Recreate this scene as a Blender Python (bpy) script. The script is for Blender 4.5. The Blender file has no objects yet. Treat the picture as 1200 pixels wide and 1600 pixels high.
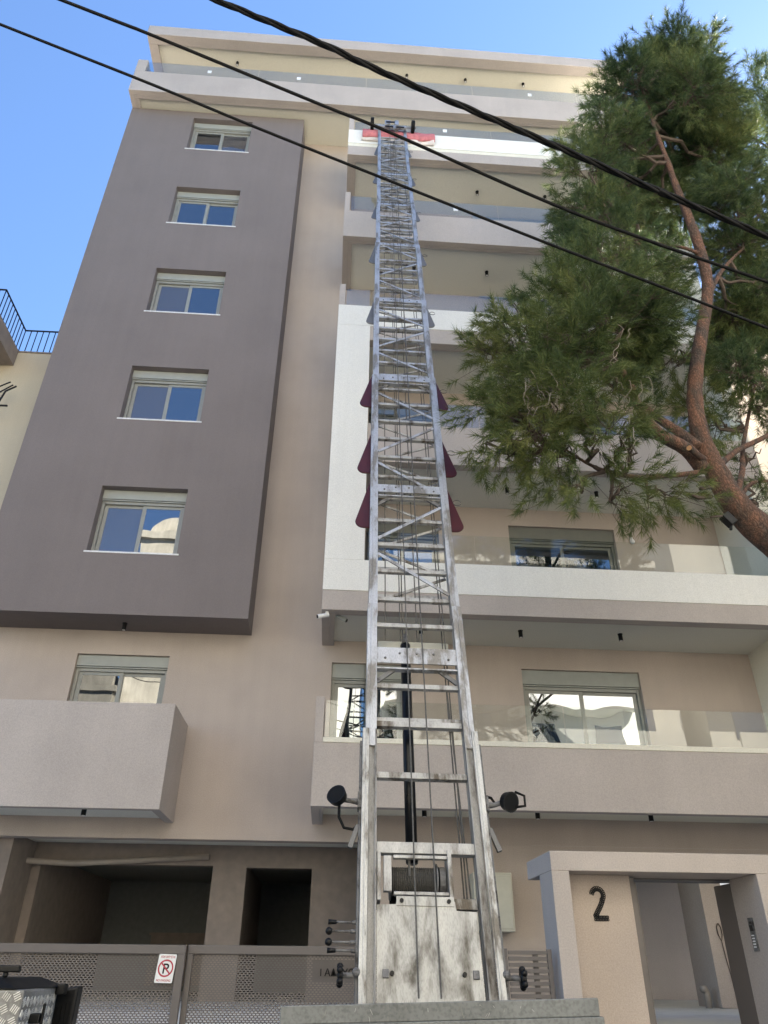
import bpy, bmesh, math, random
import numpy as np
from mathutils import Vector, Matrix
R = math.radians
random.seed(7)
rng = np.random.default_rng(11)
S = bpy.context.scene
COL = S.collection
GROUND = 1.6      # everything is laid out with z = 0 at the eye; one lift at the end puts the street at z = 0

# ------------------------------------------------------------------ camera
F_PX, PITCH, YAW, ROLL = 1156.5, 31.537, 3.59, 0.567
def cam_axes():
    p, y, r = R(PITCH), R(YAW), R(ROLL)
    rt = Vector((math.cos(y), -math.sin(y), 0)); f0 = Vector((math.sin(y), math.cos(y), 0)); up0 = Vector((0, 0, 1))
    f = f0*math.cos(p)+up0*math.sin(p); up = up0*math.cos(p)-f0*math.sin(p)
    return rt*math.cos(r)+up*math.sin(r), up*math.cos(r)-rt*math.sin(r), f
CR, CU, CF = cam_axes()
cam = bpy.data.cameras.new('camera'); cam_o = bpy.data.objects.new('camera', cam); COL.objects.link(cam_o)
M = Matrix.Identity(4)
for i in range(3):
    M[i][0], M[i][1], M[i][2] = CR[i], CU[i], -CF[i]
cam_o.matrix_world = M
cam.sensor_fit = 'VERTICAL'; cam.sensor_height = 36.0; cam.lens = 36.0*F_PX/1600.0
cam.clip_start = 0.05; cam.clip_end = 3000
S.camera = cam_o
S.render.resolution_x, S.render.resolution_y = 768, 1024
def ray(u, v): return CF + CR*((u-600)/F_PX) - CU*((v-800)/F_PX)
def atY(u, v, Y): d = ray(u, v); return d*(Y/d.y)
def atZ(u, v, Z): d = ray(u, v); return d*(Z/d.z)
def atX(u, v, X): d = ray(u, v); return d*(X/d.x)
def atD(u, v, D): return ray(u, v)*D

# ------------------------------------------------------------------ light
SUN_AZ, SUN_EL = 50.0, 42.0           # azimuth measured from the facade's inward normal (+Y) towards +X
w = bpy.data.worlds.new('World'); S.world = w; w.use_nodes = True
wn = w.node_tree.nodes; wn.clear()
sky = wn.new('ShaderNodeTexSky'); sky.sky_type = 'NISHITA'; sky.sun_disc = False
sky.sun_elevation = R(SUN_EL); sky.sun_rotation = R(SUN_AZ)
sky.air_density = 1.0; sky.dust_density = 0.15; sky.ozone_density = 6.0; sky.altitude = 50
bg = wn.new('ShaderNodeBackground'); bg.inputs['Strength'].default_value = 0.05
wo = wn.new('ShaderNodeOutputWorld')
w.node_tree.links.new(sky.outputs[0], bg.inputs[0]); w.node_tree.links.new(bg.outputs[0], wo.inputs[0])
sd = Vector((math.sin(R(SUN_AZ))*math.cos(R(SUN_EL)), math.cos(R(SUN_AZ))*math.cos(R(SUN_EL)), math.sin(R(SUN_EL))))
sun = bpy.data.lights.new('sun', 'SUN'); sun.energy = 5.0; sun.angle = R(0.5); sun.color = (1.0, 0.91, 0.77)
sun_o = bpy.data.objects.new('sun', sun); COL.objects.link(sun_o)
sun_o.rotation_euler = sd.to_track_quat('Z', 'Y').to_euler(); sun_o.location = (0, 0, 40)
S.view_settings.view_transform = 'Standard'; S.view_settings.look = 'None'
S.view_settings.exposure = 2.85; S.view_settings.gamma = 1.0
S.cycles.max_bounces = 8; S.cycles.diffuse_bounces = 4; S.cycles.transparent_max_bounces = 16
S.cycles.use_denoising = True; S.cycles.sample_clamp_indirect = 6

# ------------------------------------------------------------------ materials
MATS = {}
def nodes_of(m):
    m.use_nodes = True; nt = m.node_tree; nt.nodes.clear()
    return nt, nt.nodes.new, nt.links.new
def ramp(N, stops):
    r = N('ShaderNodeValToRGB'); e = r.color_ramp.elements
    e[0].position, e[0].color = stops[0][0], stops[0][1]
    e[1].position, e[1].color = stops[-1][0], stops[-1][1]
    for p, c in stops[1:-1]:
        q = e.new(p); q.color = c
    return r
def c4(c, k=1.0): return (c[0]*k, c[1]*k, c[2]*k, 1)
def stucco(name, c, grain=240, bump=0.25, mottle=0.07, streak=0.028, rough=0.92):
    m = bpy.data.materials.new(name); nt, N, L = nodes_of(m)
    out = N('ShaderNodeOutputMaterial'); b = N('ShaderNodeBsdfPrincipled'); L(b.outputs[0], out.inputs[0])
    tc = N('ShaderNodeTexCoord')
    n1 = N('ShaderNodeTexNoise'); n1.inputs['Scale'].default_value = 0.9; n1.inputs['Detail'].default_value = 6
    L(tc.outputs['Object'], n1.inputs['Vector'])
    r1 = ramp(N, [(0.3, c4(c, 1-mottle)), (0.5, c4(c)), (0.72, c4(c, 1+mottle))]); L(n1.outputs['Fac'], r1.inputs[0])
    mp = N('ShaderNodeMapping'); mp.inputs['Scale'].default_value = (3.2, 3.2, 0.16); L(tc.outputs['Object'], mp.inputs[0])
    n2 = N('ShaderNodeTexNoise'); n2.inputs['Scale'].default_value = 2.0; n2.inputs['Detail'].default_value = 5
    L(mp.outputs[0], n2.inputs['Vector'])
    r2 = ramp(N, [(0.35, (1-streak,)*3+(1,)), (0.65, (1, 1, 1, 1))]); L(n2.outputs['Fac'], r2.inputs[0])
    n3 = N('ShaderNodeTexNoise'); n3.inputs['Scale'].default_value = grain; n3.inputs['Detail'].default_value = 3
    L(tc.outputs['Object'], n3.inputs['Vector'])
    n4 = N('ShaderNodeTexNoise'); n4.inputs['Scale'].default_value = 70; n4.inputs['Detail'].default_value = 5; L(tc.outputs['Object'], n4.inputs['Vector'])
    av = N('ShaderNodeMath'); av.operation = 'ADD'; L(n3.outputs['Fac'], av.inputs[0]); L(n4.outputs['Fac'], av.inputs[1]); hv = N('ShaderNodeMath'); hv.operation = 'MULTIPLY'; hv.inputs[1].default_value = 0.5; L(av.outputs[0], hv.inputs[0])
    r3 = ramp(N, [(0.36, (0.84,)*3+(1,)), (0.64, (1.1,)*3+(1,))]); L(hv.outputs[0], r3.inputs[0])
    x1 = N('ShaderNodeMixRGB'); x1.blend_type = 'MULTIPLY'; x1.inputs[0].default_value = 1; L(r1.outputs[0], x1.inputs[1]); L(r2.outputs[0], x1.inputs[2])
    x2 = N('ShaderNodeMixRGB'); x2.blend_type = 'MULTIPLY'; x2.inputs[0].default_value = 1; L(x1.outputs[0], x2.inputs[1]); L(r3.outputs[0], x2.inputs[2])
    L(x2.outputs[0], b.inputs['Base Color']); b.inputs['Roughness'].default_value = rough
    b.inputs['Specular IOR Level'].default_value = 0.25
    bp = N('ShaderNodeBump'); bp.inputs['Strength'].default_value = bump; bp.inputs['Distance'].default_value = 0.004
    L(n3.outputs['Fac'], bp.inputs['Height']); L(bp.outputs[0], b.inputs['Normal'])
    MATS[name] = m; return m
def plain(name, c, rough=0.5, metal=0.0, var=0.12, scale=9.0, bump=0.0, spec=0.5):
    m = bpy.data.materials.new(name); nt, N, L = nodes_of(m)
    out = N('ShaderNodeOutputMaterial'); b = N('ShaderNodeBsdfPrincipled'); L(b.outputs[0], out.inputs[0])
    tc = N('ShaderNodeTexCoord'); n = N('ShaderNodeTexNoise'); n.inputs['Scale'].default_value = scale; n.inputs['Detail'].default_value = 6
    L(tc.outputs['Object'], n.inputs['Vector'])
    r = ramp(N, [(0.3, c4(c, 1-var)), (0.7, c4(c, 1+var))]); L(n.outputs['Fac'], r.inputs[0]); L(r.outputs[0], b.inputs['Base Color'])
    rr = N('ShaderNodeMapRange'); rr.inputs['To Min'].default_value = max(0.02, rough-0.1); rr.inputs['To Max'].default_value = min(1, rough+0.12)
    L(n.outputs['Fac'], rr.inputs['Value']); L(rr.outputs[0], b.inputs['Roughness'])
    b.inputs['Metallic'].default_value = metal; b.inputs['Specular IOR Level'].default_value = spec
    if bump:
        bp = N('ShaderNodeBump'); bp.inputs['Strength'].default_value = bump; bp.inputs['Distance'].default_value = 0.004
        L(n.outputs['Fac'], bp.inputs['Height']); L(bp.outputs[0], b.inputs['Normal'])
    MATS[name] = m; return m
def worn_metal(name, c, dirt, amount=0.5, rough=0.42, metal=0.75, scale=5.0, stretch=(1, 1, 0.25), detail=9, fine=0.8, warp=0.0):
    m = bpy.data.materials.new(name); nt, N, L = nodes_of(m)
    out = N('ShaderNodeOutputMaterial'); b = N('ShaderNodeBsdfPrincipled'); L(b.outputs[0], out.inputs[0])
    tc = N('ShaderNodeTexCoord'); mp = N('ShaderNodeMapping'); mp.inputs['Scale'].default_value = stretch; L(tc.outputs['Object'], mp.inputs[0])
    n = N('ShaderNodeTexNoise'); n.inputs['Scale'].default_value = scale; n.inputs['Detail'].default_value = detail; n.inputs['Roughness'].default_value = 0.62; n.inputs['Distortion'].default_value = warp
    L(mp.outputs[0], n.inputs['Vector'])
    r = ramp(N, [(0.5-0.14*amount-0.06, c4(dirt)), (0.5, c4(c, 0.86)), (0.68, c4(c))]); L(n.outputs['Fac'], r.inputs[0])
    n2 = N('ShaderNodeTexNoise'); n2.inputs['Scale'].default_value = scale*22; n2.inputs['Detail'].default_value = 4; L(mp.outputs[0], n2.inputs['Vector'])
    r2 = ramp(N, [(0.34, (0.7,)*3+(1,)), (0.55, (1.03,)*3+(1,))]); L(n2.outputs['Fac'], r2.inputs[0])
    x = N('ShaderNodeMixRGB'); x.blend_type = 'MULTIPLY'; x.inputs[0].default_value = fine; L(r.outputs[0], x.inputs[1]); L(r2.outputs[0], x.inputs[2])
    L(x.outputs[0], b.inputs['Base Color'])
    rr = N('ShaderNodeMapRange'); rr.inputs['To Min'].default_value = min(1, rough+0.3); rr.inputs['To Max'].default_value = rough
    L(n.outputs['Fac'], rr.inputs['Value']); L(rr.outputs[0], b.inputs['Roughness']); b.inputs['Metallic'].default_value = metal
    bp = N('ShaderNodeBump'); bp.inputs['Strength'].default_value = 0.2; bp.inputs['Distance'].default_value = 0.003
    L(n2.outputs['Fac'], bp.inputs['Height']); L(bp.outputs[0], b.inputs['Normal'])
    MATS[name] = m; return m
def window_glass(name, base=(0.012, 0.015, 0.018), refl=0.32, wav=0.012):
    m = bpy.data.materials.new(name); nt, N, L = nodes_of(m)
    out = N('ShaderNodeOutputMaterial'); mix = N('ShaderNodeMixShader')
    d = N('ShaderNodeBsdfPrincipled'); d.inputs['Base Color'].default_value = c4(base); d.inputs['Roughness'].default_value = 0.4; d.inputs['Specular IOR Level'].default_value = 0
    g = N('ShaderNodeBsdfGlossy'); g.inputs['Roughness'].default_value = 0.005; g.inputs['Color'].default_value = (0.9, 0.95, 1, 1)
    fr = N('ShaderNodeFresnel'); fr.inputs['IOR'].default_value = 1.5
    mr = N('ShaderNodeMapRange'); mr.inputs['From Min'].default_value = 0.04; mr.inputs['From Max'].default_value = 1; mr.inputs['To Min'].default_value = refl; mr.inputs['To Max'].default_value = 1
    L(fr.outputs[0], mr.inputs['Value']); L(mr.outputs[0], mix.inputs[0]); L(d.outputs[0], mix.inputs[1]); L(g.outputs[0], mix.inputs[2]); L(mix.outputs[0], out.inputs[0])
    tc = N('ShaderNodeTexCoord'); n = N('ShaderNodeTexNoise'); n.inputs['Scale'].default_value = 1.3; n.inputs['Detail'].default_value = 1; L(tc.outputs['Object'], n.inputs['Vector'])
    bp = N('ShaderNodeBump'); bp.inputs['Strength'].default_value = 0.35; bp.inputs['Distance'].default_value = wav; L(n.outputs['Fac'], bp.inputs['Height']); L(bp.outputs[0], g.inputs['Normal'])
    MATS[name] = m; return m
def clear_glass(name, tint, refl):
    m = bpy.data.materials.new(name); nt, N, L = nodes_of(m)
    out = N('ShaderNodeOutputMaterial'); mix = N('ShaderNodeMixShader'); t = N('ShaderNodeBsdfTransparent'); t.inputs[0].default_value = c4(tint)
    g = N('ShaderNodeBsdfGlossy'); g.inputs['Roughness'].default_value = 0.01
    gm = N('ShaderNodeNewGeometry'); dt = N('ShaderNodeVectorMath'); dt.operation = 'DOT_PRODUCT'; L(gm.outputs['Normal'], dt.inputs[0]); L(gm.outputs['Incoming'], dt.inputs[1])
    ab = N('ShaderNodeMath'); ab.operation = 'ABSOLUTE'; L(dt.outputs['Value'], ab.inputs[0])
    om = N('ShaderNodeMath'); om.operation = 'SUBTRACT'; om.inputs[0].default_value = 1; L(ab.outputs[0], om.inputs[1])
    pw = N('ShaderNodeMath'); pw.operation = 'POWER'; pw.inputs[1].default_value = 5; L(om.outputs[0], pw.inputs[0])
    mr = N('ShaderNodeMapRange'); mr.inputs['To Min'].default_value = refl; mr.inputs['To Max'].default_value = 1
    L(pw.outputs[0], mr.inputs['Value']); L(mr.outputs[0], mix.inputs[0]); L(t.outputs[0], mix.inputs[1]); L(g.outputs[0], mix.inputs[2]); L(mix.outputs[0], out.inputs[0])
    MATS[name] = m; return m
def needle_mat(name, dark, mid, light, scale):
    m = bpy.data.materials.new(name); nt, N, L = nodes_of(m)
    out = N('ShaderNodeOutputMaterial'); mix = N('ShaderNodeMixShader'); mix.inputs[0].default_value = 0.3
    b = N('ShaderNodeBsdfPrincipled'); b.inputs['Roughness'].default_value = 0.55; b.inputs['Specular IOR Level'].default_value = 0.35
    tr = N('ShaderNodeBsdfTranslucent')
    tc = N('ShaderNodeTexCoord'); n = N('ShaderNodeTexNoise'); n.inputs['Scale'].default_value = scale; n.inputs['Detail'].default_value = 3; L(tc.outputs['Object'], n.inputs['Vector'])
    gm = N('ShaderNodeNewGeometry')
    ad = N('ShaderNodeMath'); ad.operation = 'MULTIPLY_ADD'; ad.inputs[1].default_value = 0.34; L(gm.outputs['Random Per Island'], ad.inputs[0])
    sb = N('ShaderNodeMath'); sb.operation = 'SUBTRACT'; sb.inputs[1].default_value = 0.17; L(n.outputs['Fac'], sb.inputs[0]); L(sb.outputs[0], ad.inputs[2])
    r = ramp(N, [(0.28, c4(dark)), (0.52, c4(mid)), (0.76, c4(light))]); L(ad.outputs[0], r.inputs[0])
    L(r.outputs[0], b.inputs['Base Color']); L(r.outputs[0], tr.inputs['Color'])
    L(b.outputs[0], mix.inputs[1]); L(tr.outputs[0], mix.inputs[2]); L(mix.outputs[0], out.inputs[0])
    MATS[name] = m; return m
def bark_mat(name):
    m = bpy.data.materials.new(name); nt, N, L = nodes_of(m)
    out = N('ShaderNodeOutputMaterial'); b = N('ShaderNodeBsdfPrincipled'); b.inputs['Roughness'].default_value = 0.95; L(b.outputs[0], out.inputs[0])
    tc = N('ShaderNodeTexCoord')
    v = N('ShaderNodeTexVoronoi'); v.inputs['Scale'].default_value = 34; v.feature = 'DISTANCE_TO_EDGE'
    nn = N('ShaderNodeTexNoise'); nn.inputs['Scale'].default_value = 7; nn.inputs['Detail'].default_value = 8
    mp = N('ShaderNodeMapping'); mp.inputs['Scale'].default_value = (1.3, 1.3, 0.55); L(tc.outputs['Object'], mp.inputs[0])
    ws = N('ShaderNodeMixRGB'); ws.inputs[0].default_value = 0.16; L(mp.outputs[0], ws.inputs[1]); L(nn.outputs['Color'], ws.inputs[2])
    L(mp.outputs[0], nn.inputs['Vector']); L(ws.outputs[0], v.inputs['Vector'])
    r = ramp(N, [(0.0, (0.045, 0.03, 0.023, 1)), (0.05, (0.10, 0.065, 0.048, 1)), (0.3, (0.165, 0.105, 0.078, 1))]); L(v.outputs['Distance'], r.inputs[0])
    r2 = ramp(N, [(0.36, (0.55, 0.62, 0.66, 1)), (0.62, (1.2, 0.95, 0.82, 1))]); L(nn.outputs['Fac'], r2.inputs[0])
    x = N('ShaderNodeMixRGB'); x.blend_type = 'MULTIPLY'; x.inputs[0].default_value = 1; L(r.outputs[0], x.inputs[1]); L(r2.outputs[0], x.inputs[2]); L(x.outputs[0], b.inputs['Base Color'])
    bp = N('ShaderNodeBump'); bp.inputs['Strength'].default_value = 0.9; bp.inputs['Distance'].default_value = 0.02
    ad = N('ShaderNodeMath'); ad.operation = 'ADD'; L(v.outputs['Distance'], ad.inputs[0]); L(nn.outputs['Fac'], ad.inputs[1]); L(ad.outputs[0], bp.inputs['Height']); L(bp.outputs[0], b.inputs['Normal'])
    MATS[name] = m; return m

BEIGE = stucco('beige_render', (0.46, 0.39, 0.335))
PALE = stucco('pale_rose_render', (0.455, 0.405, 0.368))
DARK = stucco('taupe_render', (0.20, 0.172, 0.162), mottle=0.05, streak=0.04)
HALL = stucco('hall_paint', (0.66, 0.60, 0.585), bump=0.1, mottle=0.03)
WHITE = stucco('white_render', (0.80, 0.785, 0.73), bump=0.15, mottle=0.02, streak=0.03)
CREAM = stucco('cream_paint', (0.73, 0.70, 0.59), bump=0.08, mottle=0.02, streak=0.0)
CEIL = stucco('ceiling_paint', (0.72, 0.71, 0.645), bump=0.08, mottle=0.02, streak=0.0)
YELLOW = stucco('yellowed_render', (0.52, 0.45, 0.33), mottle=0.05)
FRAME = plain('window_frame_paint', (0.27, 0.272, 0.245), 0.45, 0.0, 0.05)
SHUT = plain('shutter_box_paint', (0.31, 0.32, 0.29), 0.5, 0.0, 0.04)
DFRAME = plain('door_frame_paint', (0.17, 0.17, 0.145), 0.45, 0.0, 0.05)
SILL = plain('marble_sill', (0.72, 0.71, 0.69), 0.35, 0.0, 0.08, 30)
STONEW = stucco('grey_old_stone', (0.20, 0.185, 0.155), mottle=0.3, streak=0.2)
OLDW = stucco('old_cream_render', (0.50, 0.46, 0.38), mottle=0.28, streak=0.15)
GLASS = window_glass('window_glass', refl=0.28)
SCREEN = window_glass('screened_glass', (0.075, 0.072, 0.075), 0.17, 0.03)
RAILG = clear_glass('railing_glass', (0.95, 0.975, 0.965), 0.05)
RAILHI = clear_glass('upper_railing_glass', (0.90, 0.93, 0.94), 0.13)
BLACK = plain('black_plastic', (0.0028, 0.0028, 0.003), 0.45, 0.0, 0.2, spec=0.3)
RUBBER = plain('black_rubber', (0.0022, 0.0022, 0.0022), 0.7, 0.0, 0.2, spec=0.25)
ALU = worn_metal('weathered_aluminium', (0.55, 0.56, 0.575), (0.27, 0.255, 0.23), 0.2, 0.42, 0.75, 4.0, (1.6, 1.6, 0.10), fine=0.6)
ALUD = worn_metal('stained_aluminium', (0.50, 0.495, 0.475), (0.13, 0.11, 0.085), 0.6, 0.48, 0.6, 3.2, (2.2, 2.2, 0.3), detail=7, fine=0.6)
ALUF = worn_metal('rubbed_flange', (0.56, 0.56, 0.54), (0.20, 0.185, 0.16), 0.35, 0.45, 0.6, 3.0, (3, 3, 0.12), detail=6, fine=0.5)
ALUG = worn_metal('greasy_channel', (0.33, 0.325, 0.31), (0.07, 0.055, 0.042), 0.9, 0.5, 0.5, 3.0, (3.5, 3.5, 0.13), detail=7, fine=0.6)
PLATE = worn_metal('scuffed_sheet', (0.45, 0.45, 0.43), (0.13, 0.12, 0.10), 0.7, 0.4, 0.65, 1.3, (4.5, 4.5, 0.6), detail=6, fine=0.55, warp=0.5)
TRAY = worn_metal('grey_tray_metal', (0.225, 0.235, 0.228), (0.15, 0.155, 0.15), 0.4, 0.5, 0.3, 3.0, (1, 1, 1))
STEEL = worn_metal('dull_steel', (0.20, 0.20, 0.20), (0.05, 0.045, 0.04), 0.5, 0.6, 0.25, 12.0, (1, 1, 1))
CABLE = plain('wire_rope', (0.10, 0.095, 0.085), 0.6, 0.4, 0.3, 60)
MAROON = plain('maroon_plate', (0.046, 0.002, 0.0065), 0.55, 0.0, 0.15)
GREYP = plain('grey_plate', (0.13, 0.13, 0.13), 0.5, 0.2, 0.15)
PISTON = plain('dark_blue_steel', (0.004, 0.005, 0.007), 0.3, 0.2, 0.2, spec=0.3)
RED = plain('red_blanket', (0.52, 0.17, 0.18), 0.9, 0.0, 0.18, 14, 0.4)
LINING = plain('white_lining', (0.66, 0.6, 0.57), 0.9, 0.0, 0.1)
GATE = plain('gate_paint', (0.125, 0.110, 0.101), 0.5, 0.0, 0.06)
ASPH = plain('asphalt', (0.055, 0.055, 0.056), 0.9, 0.0, 0.3, 40, 0.5)
PAVE = plain('concrete_paving', (0.33, 0.32, 0.30), 0.85, 0.0, 0.15, 6, 0.2)
YARD = plain('pale_floor_tiles', (0.66, 0.645, 0.60), 0.6, 0.0, 0.08, 5)
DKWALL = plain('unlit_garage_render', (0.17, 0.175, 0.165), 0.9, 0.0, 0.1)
SIGNW = plain('sign_white', (0.78, 0.79, 0.78), 0.4, 0.0, 0.03)
SIGNR = plain('sign_red', (0.42, 0.02, 0.05), 0.4, 0.0, 0.05)
PIPE = plain('pvc_pipe', (0.30, 0.26, 0.22), 0.5, 0.0, 0.08)
BOXP = plain('meter_box_paint', (0.47, 0.46, 0.38), 0.5, 0.0, 0.05)
WHITEP = plain('white_plastic', (0.76, 0.76, 0.75), 0.4, 0.0, 0.03)
IRON = plain('black_iron', (0.012, 0.012, 0.014), 0.5, 0.2, 0.2, spec=0.3)
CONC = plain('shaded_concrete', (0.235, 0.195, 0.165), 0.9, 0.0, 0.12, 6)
TBASE = worn_metal('tread_plate_sheet', (0.27, 0.275, 0.275), (0.18, 0.18, 0.175), 0.2, 0.4, 0.5, 6.0, (1, 1, 1))
DTREAD = worn_metal('bright_tread_plate', (0.80, 0.81, 0.80), (0.5, 0.5, 0.48), 0.2, 0.34, 0.7, 5.0, (1, 1, 1))
BARK = bark_mat('pine_bark')
TWIG = plain('grey_twigs', (0.085, 0.062, 0.048), 0.9, 0.0, 0.25, 20)
DEAD = plain('pale_dead_twigs', (0.24, 0.205, 0.165), 0.9, 0.0, 0.2, 20)
NEED = needle_mat('pine_needles', (0.038, 0.072, 0.034), (0.085, 0.128, 0.046), (0.19, 0.215, 0.07), 1.15)
NEEDL = needle_mat('lit_lower_needles', (0.05, 0.082, 0.032), (0.115, 0.15, 0.045), (0.22, 0.235, 0.075), 1.15)  # light on the lower crown is put into this paler needle colour
NEED2 = needle_mat('pale_pine_needles', (0.05, 0.085, 0.035), (0.10, 0.145, 0.05), (0.19, 0.22, 0.08), 1.3)

# ------------------------------------------------------------------ mesh helpers
class MB:
    def __init__(s): s.v = []; s.f = []; s.mi = []; s.cur = 0
    def add(s, vs, fs):
        o = len(s.v); s.v += [Vector(p) for p in vs]
        for f in fs: s.f.append([o+i for i in f]); s.mi.append(s.cur)
        return s
    def quad(s, a, b, c, d): return s.add([a, b, c, d], [(0, 1, 2, 3)])
    def box(s, x0, y0, z0, x1, y1, z1):
        return s.add([(x0, y0, z0), (x1, y0, z0), (x1, y1, z0), (x0, y1, z0), (x0, y0, z1), (x1, y0, z1), (x1, y1, z1), (x0, y1, z1)],
                     [(0, 3, 2, 1), (4, 5, 6, 7), (0, 1, 5, 4), (1, 2, 6, 5), (2, 3, 7, 6), (3, 0, 4, 7)])
    def obox(s, o, ax, ay, az, x0, y0, z0, x1, y1, z1):
        q = MB().box(x0, y0, z0, x1, y1, z1)
        return s.add([o+ax*p.x+ay*p.y+az*p.z for p in q.v], q.f)
    def bar(s, a, b, wd, th, side):
        a, b = Vector(a), Vector(b); d = (b-a).normalized(); sx = (Vector(side)-d*d.dot(Vector(side))).normalized(); n = d.cross(sx)
        vs = []
        for p in (a, b):
            for i, j in ((-1, -1), (1, -1), (1, 1), (-1, 1)): vs.append(p+sx*(i*wd/2)+n*(j*th/2))
        return s.add(vs, [(0, 3, 2, 1), (4, 5, 6, 7), (0, 1, 5, 4), (1, 2, 6, 5), (2, 3, 7, 6), (3, 0, 4, 7)])
    def tube(s, pts, rad, n=8, cap=True):
        pts = [Vector(p) for p in pts]; k = len(pts)
        if not isinstance(rad, (list, tuple)): rad = [rad]*k
        vs = []; prev = None
        for i, p in enumerate(pts):
            t = (pts[min(i+1, k-1)]-pts[max(i-1, 0)]).normalized()
            if prev is None:
                u = t.cross(Vector((0, 0, 1)) if abs(t.z) < 0.9 else Vector((1, 0, 0))).normalized()
            else:
                u = (prev-t*t.dot(prev)).normalized()
            prev = u; vv = t.cross(u)
            for j in range(n):
                a = 2*math.pi*j/n; vs.append(p+(u*math.cos(a)+vv*math.sin(a))*rad[i])
        fs = []
        for i in range(k-1):
            for j in range(n):
                a = i*n+j; b = i*n+(j+1) % n; fs.append((a, b, b+n, a+n))
        if cap: fs.append(tuple(range(n-1, -1, -1))); fs.append(tuple(range((k-1)*n, k*n)))
        return s.add(vs, fs)
    def cyl(s, a, b, r, n=16): return s.tube([a, b], r, n)
    def prism(s, poly, off):
        k = len(poly); off = Vector(off); vs = [Vector(p) for p in poly]+[Vector(p)+off for p in poly]
        return s.add(vs, [tuple(range(k-1, -1, -1)), tuple(range(k, 2*k))]+[(i, (i+1) % k, (i+1) % k+k, i+k) for i in range(k)])
    def ball(s, c, r, n=10, m=6, sc=(1, 1, 1)):
        c = Vector(c); vs = []; fs = []
        for i in range(m+1):
            th = math.pi*i/m
            for j in range(n):
                a = 2*math.pi*j/n; vs.append(c+Vector((r*sc[0]*math.sin(th)*math.cos(a), r*sc[1]*math.sin(th)*math.sin(a), r*sc[2]*math.cos(th))))
        for i in range(m):
            for j in range(n): fs.append((i*n+j, (i+1)*n+j, (i+1)*n+(j+1) % n, i*n+(j+1) % n))
        return s.add(vs, fs)
    def build(s, name, mat, parent=None, bevel=0.0, smooth=False, fix=False):
        me = bpy.data.meshes.new(name); off = wloc(parent) if parent else Vector((0, 0, 0))
        me.from_pydata([tuple(p-off) for p in s.v], [], s.f)
        for m in (mat if isinstance(mat, (list, tuple)) else [mat]): me.materials.append(m)
        if any(s.mi): me.polygons.foreach_set('material_index', s.mi)
        if fix:
            b = bmesh.new(); b.from_mesh(me); bmesh.ops.recalc_face_normals(b, faces=b.faces); b.to_mesh(me); b.free()
        if smooth: me.polygons.foreach_set('use_smooth', [True]*len(me.polygons))
        me.update(); o = bpy.data.objects.new(name, me); COL.objects.link(o)
        if parent: o.parent = parent
        if bevel:
            bv = o.modifiers.new('bevel', 'BEVEL'); bv.width = bevel; bv.segments = 2; bv.limit_method = 'ANGLE'; bv.angle_limit = R(50)
        return o
def wloc(o):
    v = Vector((0, 0, 0))
    while o: v += Vector(o.location); o = o.parent
    return v
def tag(o, label=None, cat=None, group=None, kind=None):
    if label: o['label'] = label
    if cat: o['category'] = cat
    if group: o['group'] = group
    if kind: o['kind'] = kind
    return o
def thing(name, loc, label, cat, group=None):
    o = bpy.data.objects.new(name, None); COL.objects.link(o); o.location = loc; o.empty_display_size = 0.2
    return tag(o, label, cat, group)
def bx(name, mat, parent, c, bevel=0.0): return MB().box(*c).build(name, mat, parent, bevel)
def copy_tree(o, parent=None, delta=None):
    c = o.copy(); COL.objects.link(c)
    if parent is not None: c.parent = parent
    if delta is not None: c.location = Vector(o.location)+Vector(delta)
    for ch in list(o.children): copy_tree(ch, c)
    return c
def text_mesh(s, size, extr, ux, uz, origin, name, mat, parent, align='CENTER', sx=1.0):
    cu = bpy.data.curves.new('t', 'FONT'); cu.body = s; cu.size = size; cu.extrude = extr; cu.align_x = align; cu.offset = size*0.012
    ob = bpy.data.objects.new('t', cu); COL.objects.link(ob); bpy.context.view_layer.update()
    dg = bpy.context.evaluated_depsgraph_get(); me = bpy.data.meshes.new_from_object(ob.evaluated_get(dg))
    bpy.data.objects.remove(ob)
    ux, uz, origin = Vector(ux), Vector(uz), Vector(origin); n = ux.cross(uz); off = wloc(parent)
    for v in me.vertices:
        p = v.co.copy(); v.co = origin+ux*(p.x*sx)+uz*p.y+n*p.z-off
    me.materials.clear(); me.materials.append(mat); me.name = name
    o = bpy.data.objects.new(name, me); COL.objects.link(o); o.parent = parent; return o
def wall_holes(mb, x0, x1, z0, z1, holes, y, depth):
    """front sheet of a wall facing -Y with rectangular openings and their reveals"""
    xs = sorted({x0, x1, *[h[0] for h in holes], *[h[1] for h in holes]}); zs = sorted({z0, z1, *[h[2] for h in holes], *[h[3] for h in holes]})
    for i in range(len(xs)-1):
        for j in range(len(zs)-1):
            cx, cz = (xs[i]+xs[i+1])/2, (zs[j]+zs[j+1])/2
            if cx < x0 or cx > x1 or cz < z0 or cz > z1: continue
            if any(h[0] < cx < h[1] and h[2] < cz < h[3] for h in holes): continue
            mb.quad((xs[i], y, zs[j]), (xs[i+1], y, zs[j]), (xs[i+1], y, zs[j+1]), (xs[i], y, zs[j+1]))
    for a, b, c, d in holes:
        e = y+depth
        mb.quad((a, y, c), (a, y, d), (a, e, d), (a, e, c)); mb.quad((b, y, d), (b, y, c), (b, e, c), (b, e, d))
        mb.quad((a, y, d), (b, y, d), (b, e, d), (a, e, d)); mb.quad((b, y, c), (a, y, c), (a, e, c), (b, e, c))
    return mb

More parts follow.
